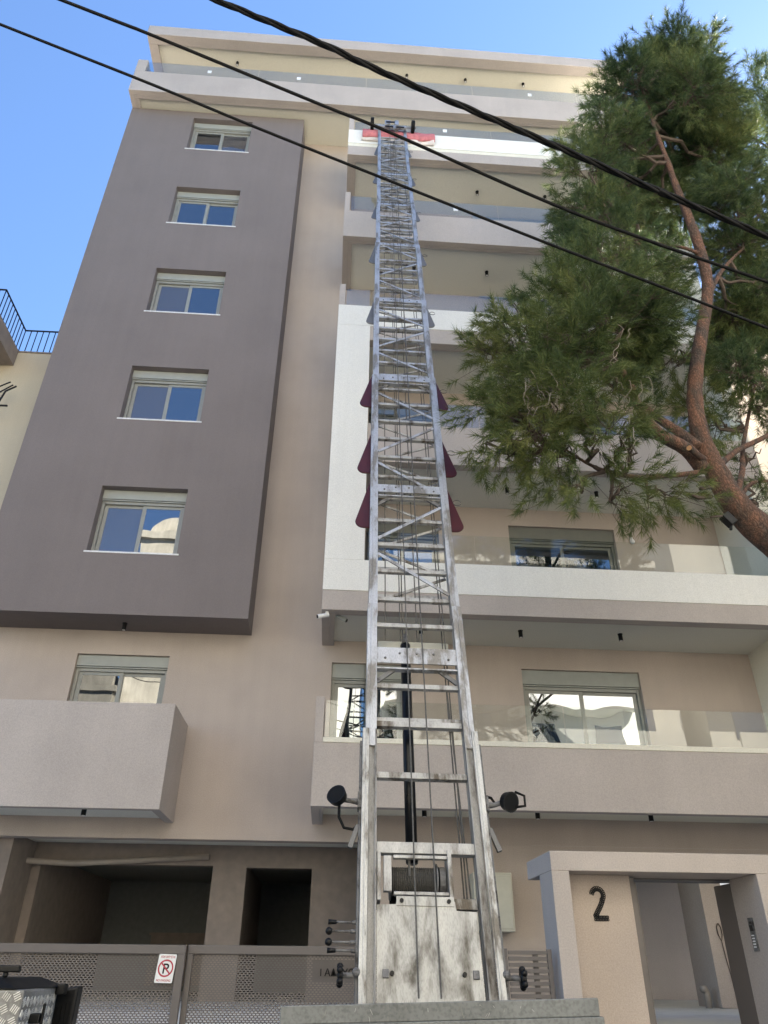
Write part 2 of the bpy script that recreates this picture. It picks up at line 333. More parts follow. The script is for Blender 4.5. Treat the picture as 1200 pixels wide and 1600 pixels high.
# ------------------------------------------------------------------ ground
Z0 = -GROUND
tag(MB().box(-400, -400, Z0-0.4, 400, 5.6, Z0).build('street', ASPH), kind='structure')
tag(MB().box(-60, 5.6, Z0-0.4, 60, 8.05, Z0+0.13).build('pavement', PAVE, bevel=0.02), kind='structure')
tag(MB().box(-400, 8.05, Z0-0.4, 400, 400, Z0+0.126).build('ground', PAVE), kind='structure')
yd = MB(); yd.quad((-6.4, 8.5, Z0+0.14), (2.1, 8.5, Z0+0.14), (2.1, 11.2, -0.505), (-6.4, 11.2, -0.505))
yd.box(-6.4, 11.2, -0.8, 8.1, 26, -0.502); yd.box(2.1, 8.66, -0.8, 8.1, 11.199, -0.503); yd.box(2.7, 8.32, -1.2, 8.1, 8.65, -0.66)
tag(yd.build('courtyard_floor', YARD), kind='structure')

# ------------------------------------------------------------------ the apartment building
YW, YD, YB, YP = 13.07, 12.287, 11.42, 11.78     # wall, taupe bay, balcony fronts, top parapet
XL, XR, XB = -6.45, 8.15, -0.31                  # left end, right end, left end of the balconies
bld = thing('apartment_building', (0, YW, Z0), 'beige seven-level apartment block with taupe bay and stacked balconies behind the lift', 'building')
bay = thing('x', (0, 0, 0), 'x', 'x'); bpy.data.objects.remove(bay)
def window_unit(x0, x1, z0, z1, y, fm=FRAME, screen=(True, False), mid=None, shut=0.235, sill=True, parent=bld, sash_w=0.072):
    """sliding window: frame bars in an opening, shutter box on top, two panes"""
    f = MB(); zt = z1-shut; t = 0.06; yf = y
    f.box(x0+0.005, yf, z0+0.005, x0+t, yf+0.09, zt-0.002); f.box(x1-t, yf, z0+0.005, x1-0.005, yf+0.09, zt-0.002)
    f.box(x0+t+0.001, yf+0.002, zt-t, x1-t-0.001, yf+0.088, zt-0.002); f.box(x0+t+0.001, yf+0.002, z0+0.005, x1-t-0.001, yf+0.088, z0+0.045)
    fo = f.build('window', fm, parent, 0.004)
    xm = (x0+x1)/2 if mid is None else mid
    for k, (a, b) in enumerate(((x0+t, xm+0.03), (xm-0.03, x1-t))):
        ys = yf+0.03+0.024*(1-k if screen[0] else k); s = MB(); sw = sash_w; zz0, zz1 = z0+0.046, zt-t-0.001
        s.box(a+0.002, ys, zz0, a+sw, ys+0.022, zz1); s.box(b-sw, ys, zz0, b-0.002, ys+0.022, zz1)
        s.box(a+sw+0.0005, ys+0.001, zz0, b-sw-0.0005, ys+0.021, zz0+sw); s.box(a+sw+0.0005, ys+0.001, zz1-sw*0.8, b-sw-0.0005, ys+0.021, zz1)
        s.build('sash', fm, fo, 0.003)
        MB().box(a+sw-0.004, ys+0.009, zz0+sw-0.004, b-sw+0.004, ys+0.014, zz1-sw*0.8+0.004).build('pane', SCREEN if screen[k] else GLASS, fo)
    sb = MB(); sb.box(x0+0.004, yf-0.045, zt+0.03, x1-0.004, yf+0.1, z1-0.004); sb.box(x0+0.004, yf-0.03, zt, x1-0.004, yf+0.1, zt+0.022)
    sb.build('shutter_box', SHUT if fm is FRAME else DFRAME, fo, 0.004)
    if sill: MB().box(x0-0.045, y-0.20, z0-0.028, x1+0.035, y+0.02, z0+0.004).build('sill', SILL, fo, 0.003)
    return fo
# taupe projecting bay
WX0, WX1 = -4.694, -3.055
wz = [(18.852-3.1*k, 20.286-3.1*k) for k in range(5)]
b = MB(); BL, BR, BZ0, BZ1 = -6.449, -1.623, 5.22, 20.574
wall_holes(b, BL, BR, BZ0, BZ1, [(WX0, WX1, a, c) for a, c in wz], YD, 0.26)
b.quad((BR, YD, BZ0), (BR, YW-0.002, BZ0), (BR, YW-0.002, BZ1), (BR, YD, BZ1)); b.quad((BL, YW+8, BZ0), (BL, YD, BZ0), (BL, YD, BZ1), (BL, YW+8, BZ1))
b.quad((BL, YD, BZ0), (BL, YW-0.002, BZ0), (BR, YW-0.002, BZ0), (BR, YD, BZ0))
b.build('bay', DARK, bld)
for k, (a, c) in enumerate(wz): window_unit(WX0, WX1, a, c, YD+0.19, screen=((False, False) if k == 1 else (False, True) if k == 0 else (True, False)))
# main wall with openings
D1 = (3.409, 5.64); D2 = (-0.108, 1.227)
holes = [(WX0, WX1, 3.34, 4.77), (D1[0], D1[1], 2.16, 4.74), (D2[0], D2[1], 2.16, 4.75)]
for k in range(1, 7): holes += [(D1[0]+(0 if k < 2 else -0.2), D1[1]+(0 if k < 2 else 0.5), 2.16+3.1*k, 4.74+3.1*k)]
for k in range(1, 3): holes += [(0.45, 1.95, 2.16+3.1*k, 4.75+3.1*k)]
mw = MB(); GX = 0.5
wall_holes(mw, XL, GX, 1.715, 23.58, [h for h in holes if h[1] < GX]+[(D2[0], GX, D2[0] and 2.16, 4.75), (0.45, GX, 5.26, 7.85), (0.45, GX, 8.36, 10.95)], YW, 0.2)
wall_holes(mw, GX, XR, 1.715, 23.58, [(max(h[0], GX), h[1], h[2], h[3]) for h in holes if h[1] > GX], YW, 0.2)
wall_holes(mw, GX, 4.6, -0.5, 1.714, [], YW, 0.2)
mw.quad((XL, YW, 1.715), (XL, YW+0.25, 1.715), (GX, YW+0.25, 1.715), (GX, YW, 1.715))
mw.quad((XL, YW+8, 1.715), (XL, YW, 1.715), (XL, YW, 23.58), (XL, YW+8, 23.58)); mw.quad((XR, YW, 1.75), (XR, YW+8, 1.75), (XR, YW+8, 23.58), (XR, YW, 23.58))
mw.quad((XL, YW+8, 1.75), (XR, YW+8, 1.75), (XR, YW+8, 23.58), (XL, YW+8, 23.58))
wall_holes(mw, 4.6, XR, 1.40, 1.714, [], YW, 0.2); mw.quad((4.6, YW, 1.40), (XR, YW, 1.40), (XR, YW+0.25, 1.40), (4.6, YW+0.25, 1.40)); mw.quad((4.6, YW, -0.5), (4.6, YW+0.2, -0.5), (4.6, YW+0.2, 1.40), (4.6, YW, 1.40))
mw.build('wall', BEIGE, bld)
window_unit(WX0, WX1, 3.34, 4.77, YW+0.1, screen=(False, False))
window_unit(D1[0], D1[1], 2.16, 4.74, YW+0.1, FRAME, (False, False), shut=0.3, sill=False)
window_unit(D2[0], D2[1], 2.16, 4.75, YW+0.1, FRAME, (False, False), shut=0.3, sill=False)
window_unit(D1[0], D1[1], 5.26, 7.84, YW+0.1, DFRAME, (False, False), shut=0.3, sill=False)
window_unit(D1[0]-0.2, D1[1]+0.5, 8.36, 10.94, YW+0.1, DFRAME, (False, False), shut=0.3, sill=False)
for k in (1, 2): window_unit(0.45, 1.95, 2.16+3.1*k, 4.75+3.1*k, YW+0.1, DFRAME, (False, False), shut=0.3, sill=False)
# recess side wall at the right, facing left
bx('side_wall', CREAM, bld, (7.86, YB+0.14, 1.99, XR-0.002, YW-0.002, 20.56))
def spot(x, y, z, d=0.13):
    s = MB(); s.cyl((x, y, z), (x, y, z-0.012), 0.045); s.cyl((x, y, z-0.012), (x, y, z-d), 0.037); s.cur = 1; s.cyl((x, y, z-d), (x, y, z-d-0.002), 0.028)
    return s.build('ceiling_spotlight', [BLACK, WHITEP], bld)
def balcony(z0, bands, x0=XB, x1=XR, yf=YB, yb=YW, post=None, glass=None, gmat=RAILHI, beam=0.22, drop=0.07, soffit=CEIL, lip=None, seams=(), stickers=(), th=0.13, posx=0.13):
    """one balcony level: rim beam and parapet bands, recessed soffit, glass railing"""
    p = MB()
    p.box(x0+th+0.001, yf+th+0.001, z0+0.0008, x1, yf+beam, z0+drop+0.02); p.box(x0+th+0.001, yf+beam+0.0005, z0+0.0008, x0+beam, yb-0.002, z0+drop+0.02); p.box(x1-beam, yf+beam+0.0005, z0, x1-0.001, yb-0.002, z0+drop+0.02)
    zc = z0+drop+0.0205
    first = True
    for (za, zb, mat, inset) in bands:
        if first:
            p.box(x0, yf+inset, z0, x1, yf+th, zb); p.box(x0, yf+th+0.0005, z0, x0+th, yb-0.002, zb)
            base = (p, mat); first = False
    if post: p.box(x0, yf+0.001, bands[-1][1]+0.0005, x0+posx, yf+th, post); p.box(x0+0.001, yf+th+0.0005, bands[-1][1]+0.0005, x0+posx, yf+0.9, post-0.003)
    par = p.build('balcony', base[1], bld, 0.006)
    for (za, zb, mat, inset) in bands[1:]:
        MB().box(x0-0.002, yf+inset, za+0.0006, x1, yf+th+0.01, zb).build('parapet_band', mat, par, 0.004)
    MB().box(x0+beam+0.0005, yf+beam+0.0005, z0+drop, x1-beam-0.0005, yb-0.002, z0+drop+0.15).build('soffit', soffit, par)
    if lip: MB().box(x0+posx+0.001, yf-0.012, lip[0], x1, yf+th+0.02, lip[1]).build('coping', lip[2], par, 0.004)
    if glass:
        gz0 = bands[-1][1] if not lip else lip[1]; xs = [x0+posx+0.02]+list(seams)+[x1-0.02]
        for a, c in zip(xs[:-1], xs[1:]):
            g = MB().box(a+0.006, yf+0.035, gz0+0.002, c-0.006, yf+0.049, glass).build('glass_panel', gmat, par)
        for sx, sz in stickers: MB().box(sx, yf+0.031, sz, sx+0.11, yf+0.0345, sz+0.13).build('sticker', SIGNW, par)
    return par
balcony(1.97, [(1.97, 2.887, PALE, 0)], post=3.59, glass=3.545, gmat=RAILG, lip=(2.888, 2.965, CREAM), seams=(3.6, 7.35), beam=0.17, drop=0.16, soffit=CREAM)
balcony(5.07, [(5.07, 5.43, PALE, 0), (5.431, 6.018, WHITE, -0.012)], glass=6.62, gmat=RAILG, seams=(2.35, 6.88), x0=XB, posx=0.72, drop=0.1)
balcony(8.17, [(8.17, 9.08, PALE, 0.02)], x0=0.385, glass=9.65, gmat=RAILHI, seams=(2.6, 5.4), yf=YB+0.015)
balcony(11.27, [(11.27, 11.67, PALE, 0), (11.671, 12.268, WHITE, -0.012)], post=12.93, glass=12.81, seams=(3.4,))
balcony(14.56, [(14.56, 15.485, PALE, 0)], post=16.2, glass=16.09, seams=(3.45, 6.5), stickers=((2.35, 15.78),))
balcony(17.74, [(17.74, 18.11, PALE, 0), (18.111, 18.235, CREAM, 0.0), (18.2355, 18.812, WHITE, -0.012)], post=19.36, glass=19.25, seams=(3.5, 6.6), stickers=((2.2, 19.05),))
# white frame pier tying levels two and four together
bx('white_pier', WHITE, bld, (XB-0.003, YB-0.011, 6.019, 0.38, YB+0.5, 11.67), 0.006)
# top level runs the full width
balcony(20.575, [(20.575, 21.548, PALE, 0)], x0=XL, yf=YP, post=22.14, glass=22.1, soffit=CREAM, seams=(-3.0, 0.1, 3.2, 6.3), posx=0.28, beam=0.24, stickers=((-4.45, 21.75), (-1.9, 21.75), (4.85, 21.78)))
bx('penthouse_wall', CREAM, bld, (-5.6, 15.4, 20.8, XR-0.3, 15.6, 23.6))
rf = MB(); rf.box(-6.47, YP, 23.58, XR+0.05, YP+0.3, 24.06); rf.box(-6.47, YP+0.3005, 23.581, -6.2, YW+8, 24.059); rf.box(XR-0.25, YP+0.3005, 23.581, XR+0.049, YW+8, 24.059)
ro = rf.build('roof', PALE, bld, 0.01)
bx('roof_soffit', CREAM, ro, (-6.199, YP+0.301, 23.68, XR-0.251, YW+8, 23.95))
for x in (1.45, 3.25, 5.08):
    for z in (2.13, 5.17, 8.24, 14.63): spot(x, 12.28, z-0.001)
for x in (3.2, 5.05): spot(x, 12.3, 17.81)
for x in (-3.87, 1.36, 3.2, 5.03): spot(x, 12.48, 23.679)
spot(1.5, 12.3, 20.645); spot(-3.85, 12.68, 5.218)
# left concrete box balcony
lb = MB(); LBX = -2.548; LY = 11.835
lb.box(-6.0, LY, 1.95, LBX, LY+0.14, 3.53); lb.box(LBX-0.14, LY+0.1405, 1.95, LBX-0.0005, YW-0.002, 3.529); lb.box(-6.0, LY+0.1405, 1.95, -5.86, YW-0.002, 3.529)
lo = lb.build('balcony', PALE, bld, 0.006)
bx('soffit', CEIL, lo, (-5.859, LY+0.141, 2.02, LBX-0.141, YW-0.003, 2.2)); spot(-3.77, 12.3, 2.019, 0.1)
# open ground floor
gf = MB()
GY = 14.4
wall_holes(gf, XL, 3.3, -0.5, 1.95, [(-4.95, -2.02, -0.5, 1.47), (-1.44, -0.3, -0.5, 1.45)], GY, 0.25)
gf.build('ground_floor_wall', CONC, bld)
bx('ground_floor_ceiling', CEIL, bld, (XL, YW+0.251, 1.80, XR, GY-0.001, 1.9)); bx('beam', BEIGE, bld, (XL+0.001, YW+0.002, 1.716, 3.299, YW+0.25, 1.95))
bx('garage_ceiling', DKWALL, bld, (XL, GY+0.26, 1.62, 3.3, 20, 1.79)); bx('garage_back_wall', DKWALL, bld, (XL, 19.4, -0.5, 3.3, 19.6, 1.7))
gp = MB(); gp.box(-3.9, 19.36, -0.4, -2.6, 19.398, 0.55); gp.box(-3.95, 19.33, 0.551, -2.55, 19.398, 0.6); gp.build('garage_panel', CONC, bld)
gs = MB(); gs.box(-5.35, YW+0.26, -0.5, -5.1, GY-0.001, 1.79); gs.build('partition_wall', CONC, bld)
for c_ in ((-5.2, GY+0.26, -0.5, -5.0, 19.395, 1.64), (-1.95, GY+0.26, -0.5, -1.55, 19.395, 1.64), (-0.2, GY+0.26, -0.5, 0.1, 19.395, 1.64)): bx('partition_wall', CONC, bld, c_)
pp = MB(); pp.tube([(-6.4, 13.6, 1.55), (-5.6, 13.9, 1.5), (-4.95, 14.2, 1.47), (-4.4, 14.32, 1.46), (-2.1, 14.33, 1.6)], 0.05, 10); pp.build('pipe', PIPE, bld, smooth=True)
# entrance hall seen through the street door
eh = MB(); eh.box(6.02, YW+0.002, -0.5, 6.375, 13.9, 1.45); eh.build('pillar', BEIGE, bld, 0.005)
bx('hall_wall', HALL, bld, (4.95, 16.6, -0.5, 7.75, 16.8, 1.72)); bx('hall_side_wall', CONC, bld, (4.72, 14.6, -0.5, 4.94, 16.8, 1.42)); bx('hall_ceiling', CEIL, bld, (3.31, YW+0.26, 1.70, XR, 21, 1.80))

# ------------------------------------------------------------------ entrance portal on the pavement line
PX, PY = 2.285, 8.3
por = thing('entrance_portal', (PX+1.2, PY+0.2, Z0+0.13), 'pale rendered entrance portal with flat canopy right of the gate', 'portal')
pf = MB(); pf.box(PX, PY, Z0+0.13, PX+0.185, PY+0.5, 0.857); pf.box(PX, PY, 0.8575, 9.0, PY+1.03, 1.044)
pf.box(4.46, PY, Z0+0.13, 4.95, PY+0.62, 0.857); pf.box(4.95, PY+0.001, Z0+0.13, 9.0, PY+0.3, 0.857)
pf.build('frame', PALE, por, 0.006)
bx('number_wall', BEIGE, por, (PX+0.186, PY+0.33, Z0+0.13, 3.215, PY+0.5, 0.856), 0.003)
dr = MB(); dr.box(3.217, PY+0.36, -0.5, 3.275, PY+0.95, 0.84); dr.box(3.276, PY+0.46, -0.5, 3.33, PY+1.02, 0.80); dr.box(3.331, PY+0.62, -0.5, 3.36, PY+1.0, 0.78); dr.build('door_jamb', GATE, por, 0.004)
bx('door_lintel', GATE, por, (3.217, PY+0.6, 0.841, 4.459, PY+0.9, 0.856))
dl = MB(); dl.box(4.461, PY+0.625, -0.5, 4.52, PY+1.02, 0.82); dl.build('door_leaf', GATE, por, 0.004)
d2 = MB(); d2.box(3.33, PY+0.9, -0.5, 3.40, PY+1.9, 0.80); d2.build('door_leaf', plain('brown_door_paint', (0.09, 0.07, 0.06), 0.5), por, 0.004)
# house number two: a flat metal digit made of pressed rings
hn_me = MB()
stroke = []
cx, cz, Y2 = 2.845, 0.585, PY+0.322
for i in range(15):
    a = R(165-i*15.5); stroke.append((cx+0.062*math.cos(a), cz+0.075+0.062*math.sin(a)))
stroke += [(cx+0.045, cz+0.025), (cx+0.015, cz-0.03), (cx-0.02, cz-0.08), (cx-0.052, cz-0.128)]
stroke2 = [(cx-0.052+i*0.0135, cz-0.140) for i in range(11)]
def rings(path, wdt, step):
    pts = [Vector((p[0], 0, p[1])) for p in path]; acc = 0
    for a, b_ in zip(pts[:-1], pts[1:]):
        L_ = (b_-a).length; d = (b_-a)/L_; n = Vector((-d.z, 0, d.x)); t = acc
        while t < L_:
            for k in (-1, 1):
                c = a+d*t+n*(wdt*k); c.y = Y2
                hn_me.tube([c+Vector((0.0108*math.cos(q), 0, 0.0108*math.sin(q))) for q in np.linspace(0, 2*math.pi, 9)], 0.0048, 5, False)
            t += step
        acc = t-L_
rings(stroke, 0.0125, 0.0165); rings(stroke2, 0.0125, 0.0165)
for (x, z) in ((cx, cz+0.13), (cx-0.02, cz-0.13)): hn_me.cyl((x, Y2, z), (x, PY+0.332, z), 0.004)
tag(hn_me.build('house_number', IRON), 'black lattice metal numeral 2 on beige entrance wall', 'house number')
# intercom on the right-hand jamb
ic = thing('intercom', (4.457, 8.6, 0.3), 'slim steel intercom panel with camera and buttons on entrance jamb', 'intercom')
q0 = MB().box(4.446, 8.57, 0.165, 4.459, 8.67, 0.47); q0.build('faceplate', STEEL, ic, 0.003)
bx('camera_window', BLACK, ic, (4.442, 8.59, 0.345, 4.4455, 8.65, 0.40)); bx('display', BLACK, ic, (4.442, 8.605, 0.415, 4.4455, 8.64, 0.43))
for k in range(5): bx('button', SIGNW, ic, (4.441, 8.595, 0.30-k*0.026, 4.4455, 8.645, 0.312-k*0.026))
# hanging loop of cable on the pillar and waste pipe stub
cl = MB(); lp = [(6.19, 0.62), (6.165, 0.57), (6.17, 0.47), (6.205, 0.38), (6.235, 0.47), (6.232, 0.57), (6.205, 0.625), (6.19, 0.62)]
cl.tube([(x, YW-0.012, z) for x, z in lp], 0.009, 6, False); cl.tube([(6.205, YW-0.012, 0.38), (6.22, YW-0.014, 0.15), (6.25, YW-0.012, -0.1), (6.27, YW-0.012, -0.49)], 0.007, 6)
tag(cl.build('cable_loop', TWIG, smooth=True), 'thin brown cable looped and hanging on the entrance hall pillar', 'cable')
vp = MB(); vp.tube([(5.86, YW+0.1, -0.5), (5.86, YW+0.1, -0.32), (5.83, YW+0.08, -0.25), (5.77, YW+0.05, -0.26)], 0.05, 10)
tag(vp.build('waste_pipe', PIPE, smooth=True), 'short brown pipe stub with bent top on hall floor beside pillar', 'pipe')

# ------------------------------------------------------------------ gate, fence, meter box
def perforated(mb, x0, x1, z0, z1, y, pitch=0.036, row=0.018, sw=0.022, sh=0.0095):
    z = z1; k = 0
    while z > z0+1e-6:
        zb = max(z-row, z0); zs = min(zb+sh, z)
        mb.quad((x0, y, zs), (x1, y, zs), (x1, y, z), (x0, y, z))
        x = x0-(pitch*0.5 if k % 2 else 0); px = x0
        while x < x1:
            a = max(x0, x); c = min(x1, x+sw)
            if a > px: mb.quad((px, y, zb), (a, y, zb), (a, y, zs), (px, y, zs))
            px = max(px, c); x += pitch
        if px < x1: mb.quad((px, y, zb), (x1, y, zb), (x1, y, zs), (px, y, zs))
        z = zb; k += 1
GT = 0.157; GB = Z0+0.18
g1 = thing('sliding_gate', (-3.0, 8.34, Z0+0.13), 'brown perforated sheet sliding gate with the no parking sign', 'gate')
f = MB(); f.box(-5.2, 8.3, GT-0.075, -1.33, 8.36, GT); f.box(-1.405, 8.3, GB, -1.33, 8.36, GT-0.0755); f.box(-5.2, 8.3, GB, -5.12, 8.36, GT-0.0755); f.box(-5.119, 8.301, GB, -1.406, 8.359, GB+0.08)
f.build('frame', GATE, g1, 0.004)
s = MB(); perforated(s, -5.12, -1.405, GB+0.08, GT-0.076, 8.335); s.build('perforated_sheet', GATE, g1)
g2 = thing('fence_panel', (0.2, 8.44, Z0+0.13), 'brown perforated sheet fence panel behind the lift, right of the gate', 'fence')
f = MB(); f.box(-1.325, 8.40, GT-0.07, 1.79, 8.45, GT+0.004); f.box(1.73, 8.4, GB, 1.79, 8.45, GT-0.0705); f.box(-1.325, 8.4, GB, -1.27, 8.45, GT-0.0705); f.box(-1.269, 8.401, GB, 1.729, 8.449, GB+0.08)
f.build('frame', GATE, g2, 0.004)
s = MB(); perforated(s, -1.27, 1.73, GB+0.08, GT-0.071, 8.43); s.build('perforated_sheet', GATE, g2)
bn = thing('lettered_board', (0.15, 8.5, -0.1), 'dark lettered board fixed behind the perforated fence panel', 'board')
bx('board', GATE, bn, (-0.12, 8.47, -0.135, 0.42, 8.485, 0.045))
text_mesh('I \u0391\u0394\u03a1\u03a5\u039f', 0.085, 0.002, (1, 0, 0), (0, 0, 1), (0.12, 8.424, -0.085), 'letters', BLACK, bn)
g3 = thing('slatted_fence', (2.0, 8.42, Z0+0.13), 'short brown slatted metal fence between lift and entrance portal', 'fence')
f = MB(); f.box(2.19, 8.4, GB, 2.235, 8.44, GT)
f.build('post', GATE, g3, 0.003)
for k in range(16):
    z = GT-0.012-k*0.052; MB().box(1.80, 8.405, z-0.034, 2.189, 8.425, z).build('slat', GATE, g3, 0.002)
bx('post', GATE, g3, (2.05, 8.43, GB, 2.10, 8.45, GT-0.02))
sg = thing('no_parking_sign', (-1.49, 8.28, -0.03), 'white no parking sign tied tilted to the perforated gate', 'sign')
su = Vector((1, 0, -0.02)).normalized(); sw_ = Vector((0.07, 0, 1)).normalized(); sc = Vector((-1.493, 8.292, -0.035)); sn = Vector((0, -1, 0))
def P2(x, z, d=0.0): return sc+su*x+sw_*z+sn*d
def rr_poly(w_, h_, r_, n=5):
    o = []
    for qx, qz, a0 in ((1, 1, 0), (-1, 1, 90), (-1, -1, 180), (1, -1, 270)):
        for i in range(n+1):
            a = R(a0+90*i/n); o.append((qx*(w_/2-r_)+r_*math.cos(a), qz*(h_/2-r_)+r_*math.sin(a)))
    return o
MB().prism([P2(x, z) for x, z in rr_poly(0.165, 0.232, 0.01)], sn*0.004).build('board', SIGNW, sg, fix=True)
rg = MB(); n = 40
for i in range(n):
    a, c = 2*math.pi*i/n, 2*math.pi*(i+1)/n
    rg.quad(P2(0.058*math.cos(a), 0.058*math.sin(a)+0.002, 0.0062), P2(0.071*math.cos(a), 0.071*math.sin(a)+0.002, 0.0062), P2(0.071*math.cos(c), 0.071*math.sin(c)+0.002, 0.0062), P2(0.058*math.cos(c), 0.058*math.sin(c)+0.002, 0.0062))
rg.quad(P2(-0.046, 0.036, 0.0074), P2(-0.037, 0.045, 0.0074), P2(0.046, -0.034, 0.0074), P2(0.037, -0.043, 0.0074)); rg.build('prohibition_ring', SIGNR, sg)
text_mesh('P', 0.115, 0.0004, su, sw_, P2(0, -0.04, 0.0066), 'letter', BLACK, sg)
text_mesh('\u0391\u03a0\u0391\u0393\u039f\u03a1\u0395\u03a5\u0395\u03a4\u0391\u0399', 0.026, 0.0004, su, sw_, P2(0.003, 0.084, 0.0052), 'top_lettering', SIGNR, sg, sx=0.68)
text_mesh('NO PARKING', 0.026, 0.0004, su, sw_, P2(0, -0.104, 0.0052), 'bottom_lettering', SIGNR, sg, sx=0.85)
mbx = thing('meter_box', (2.55, 12.9, 0.3), 'pale green-grey meter cabinet fixed to the wall beside the portal', 'cabinet')
bx('cabinet', BOXP, mbx, (2.25, 12.72, 0.46, 2.86, YW-0.001, 1.27), 0.01); bx('door', BOXP, mbx, (2.28, 12.708, 0.50, 2.83, 12.7195, 1.23), 0.004)
def cctv(p, aim, label, name='security_camera', mat=WHITEP):
    p = Vector(p); aim = Vector(aim).normalized(); t = thing(name, p, label, 'camera')
    MB().cyl(p, p+Vector((0, 0, -0.05)), 0.03).build('mount', mat, t); q = p+Vector((0, 0, -0.06))
    m = MB(); m.tube([q-aim*0.03, q+aim*0.17], 0.037, 12); m.build('housing', mat, t); l = MB(); l.tube([q+aim*0.171, q+aim*0.176], 0.03, 12); l.build('lens', BLACK, t)
    return t
cctv((-0.22, 11.52, 5.068), (-1, -0.35, -0.35), 'white bullet camera aimed left under the balcony corner')
cctv((-0.02, 11.75, 5.15), (0.8, -0.3, -0.55), 'grey bullet camera aimed right under the balcony soffit', mat=SHUT)
ms = thing('motion_sensor', (5.98, YW-0.05, 7.55), 'small white motion sensor on wall right of second floor window', 'sensor')
MB().ball((5.98, YW-0.06, 7.54), 0.06, 12, 8, (0.8, 0.7, 1)).build('body', WHITEP, ms, smooth=True); bx('bracket', WHITEP, ms, (5.95, YW-0.03, 7.55, 6.01, YW-0.001, 7.66), 0.004)

# ------------------------------------------------------------------ furniture hoist
HB = atY(677, 1567, 5.4); HT = atY(613.5, 205, 11.08)
hd = (HT-HB).normalized(); hx = (Vector((1, 0, 0))-hd*hd.x).normalized(); hn = hx.cross(hd); hn = hn if hn.y < 0 else -hn
def H(x, n_, s_): return HB+hx*x+hn*n_+hd*s_
ho = thing('furniture_lift', (HB.x, HB.y, Z0), 'tall extended aluminium furniture lift leaning on the white top balcony', 'lift')
SEC = [(-0.6, 1.9, .925, .112), (1.9, 3.24, .88, .088), (3.24, 7.37, .862, .084), (7.37, 9.76, .838, .08), (9.76, 12.07, .82, .078), (12.07, 14.21, .79, .076), (14.21, 16.2, .768, .074), (16.2, 20.3, .745, .072)]
def hbox(mb, x0, n0, s0, x1, n1, s1): return mb.obox(HB, hx, hn, hd, x0, n0, s0, x1, n1, s1)
def hbar(mb, a, b_, wd, th): return mb.bar(H(*a), H(*b_), wd, th, hn.cross((H(*b_)-H(*a)).normalized()))
for k, (s0, s1, W, rw) in enumerate(SEC):
    o = bpy.data.objects.new('ladder_section', None); COL.objects.link(o); o.parent = ho; o.location = H(0, 0, s0)-Vector(ho.location); o.empty_display_size = 0.1
    nb = -0.012*k; dep = 0.13-0.006*k; sa = s0-(0.15 if k else 0)
    for sx in (-1, 1):
        r = MB(); xo, xi = sx*W/2, sx*(W/2-rw)
        if k == 0:
            xm_ = sx*(W/2-0.05); hbox(r, min(xo, xm_), nb-0.022, sa, max(xo, xm_), nb, s1)
            ch = MB(); hbox(ch, min(xm_+sx*-0.0005, xi), nb-0.05, sa, max(xm_+sx*-0.0005, xi), nb-0.03, s1-0.002); hbox(ch, min(xi, xi+sx*0.012), nb-0.0295, sa, max(xi, xi+sx*0.012), nb-0.006, s1-0.001); ch.build('rail_channel', ALUG, o, 0.002)
        else: hbox(r, min(xo, xi), nb-0.022, sa, max(xo, xi), nb, s1)                      # front face
        a = sx*(W/2-0.016); hbox(r, min(xo, a), nb-dep, sa, max(xo, a), nb-0.0225, s1)       # outer web
        hbox(r, min(xi+sx*0.001, xi+sx*0.015), nb-dep, sa, max(xi+sx*0.001, xi+sx*0.015), nb-0.0225, s1)    # inner web
        gx = sx*(W/2-(rw*0.42 if k else 0.03)); hbox(r, gx-0.006, nb+0.0005, sa, gx+0.006, nb+0.006, s1)  # raised rib
        r.build('side_rail', ALU if k else ALUF, o, 0.003)
    wi = W/2-rw-0.001
    if k:
        n_r = max(3, int(round((s1-s0)/0.36))); st = (s1-s0)/n_r
        for i in range(n_r):
            sr = s0+0.10+st*i
            r = MB(); hbox(r, -wi, nb-0.095, sr, wi, nb-0.055, sr+0.045); r.build('rung', ALUD if k < 3 else ALU, o, 0.003)
            if i % 2 == 0 and i+1 < n_r and not (k == 1):
                g = 1 if (i//2) % 2 else -1
                r = MB(); hbar(r, (-g*wi, nb-0.025, sr+0.07), (g*wi, nb-0.025, sr+st*1.6), 0.036, 0.014); r.build('diagonal_brace', ALU, o, 0.002)
        if k > 1:
            for i in range(n_r-1):
                r = MB(); hbox(r, -wi, nb-0.20, s0+0.24+st*i, wi, nb-0.165, s0+0.275+st*i); r.build('rung', ALUD, o, 0.002)
            for i in range(n_r-1):    # second truss layer on the back of the section
                g = -1 if i % 2 else 1; sr = s0+0.16+st*i
                r = MB(); hbar(r, (-g*wi, nb-0.15, sr), (g*wi, nb-0.15, sr+st*0.9), 0.03, 0.014); r.build('diagonal_brace', ALUD, o, 0.002)
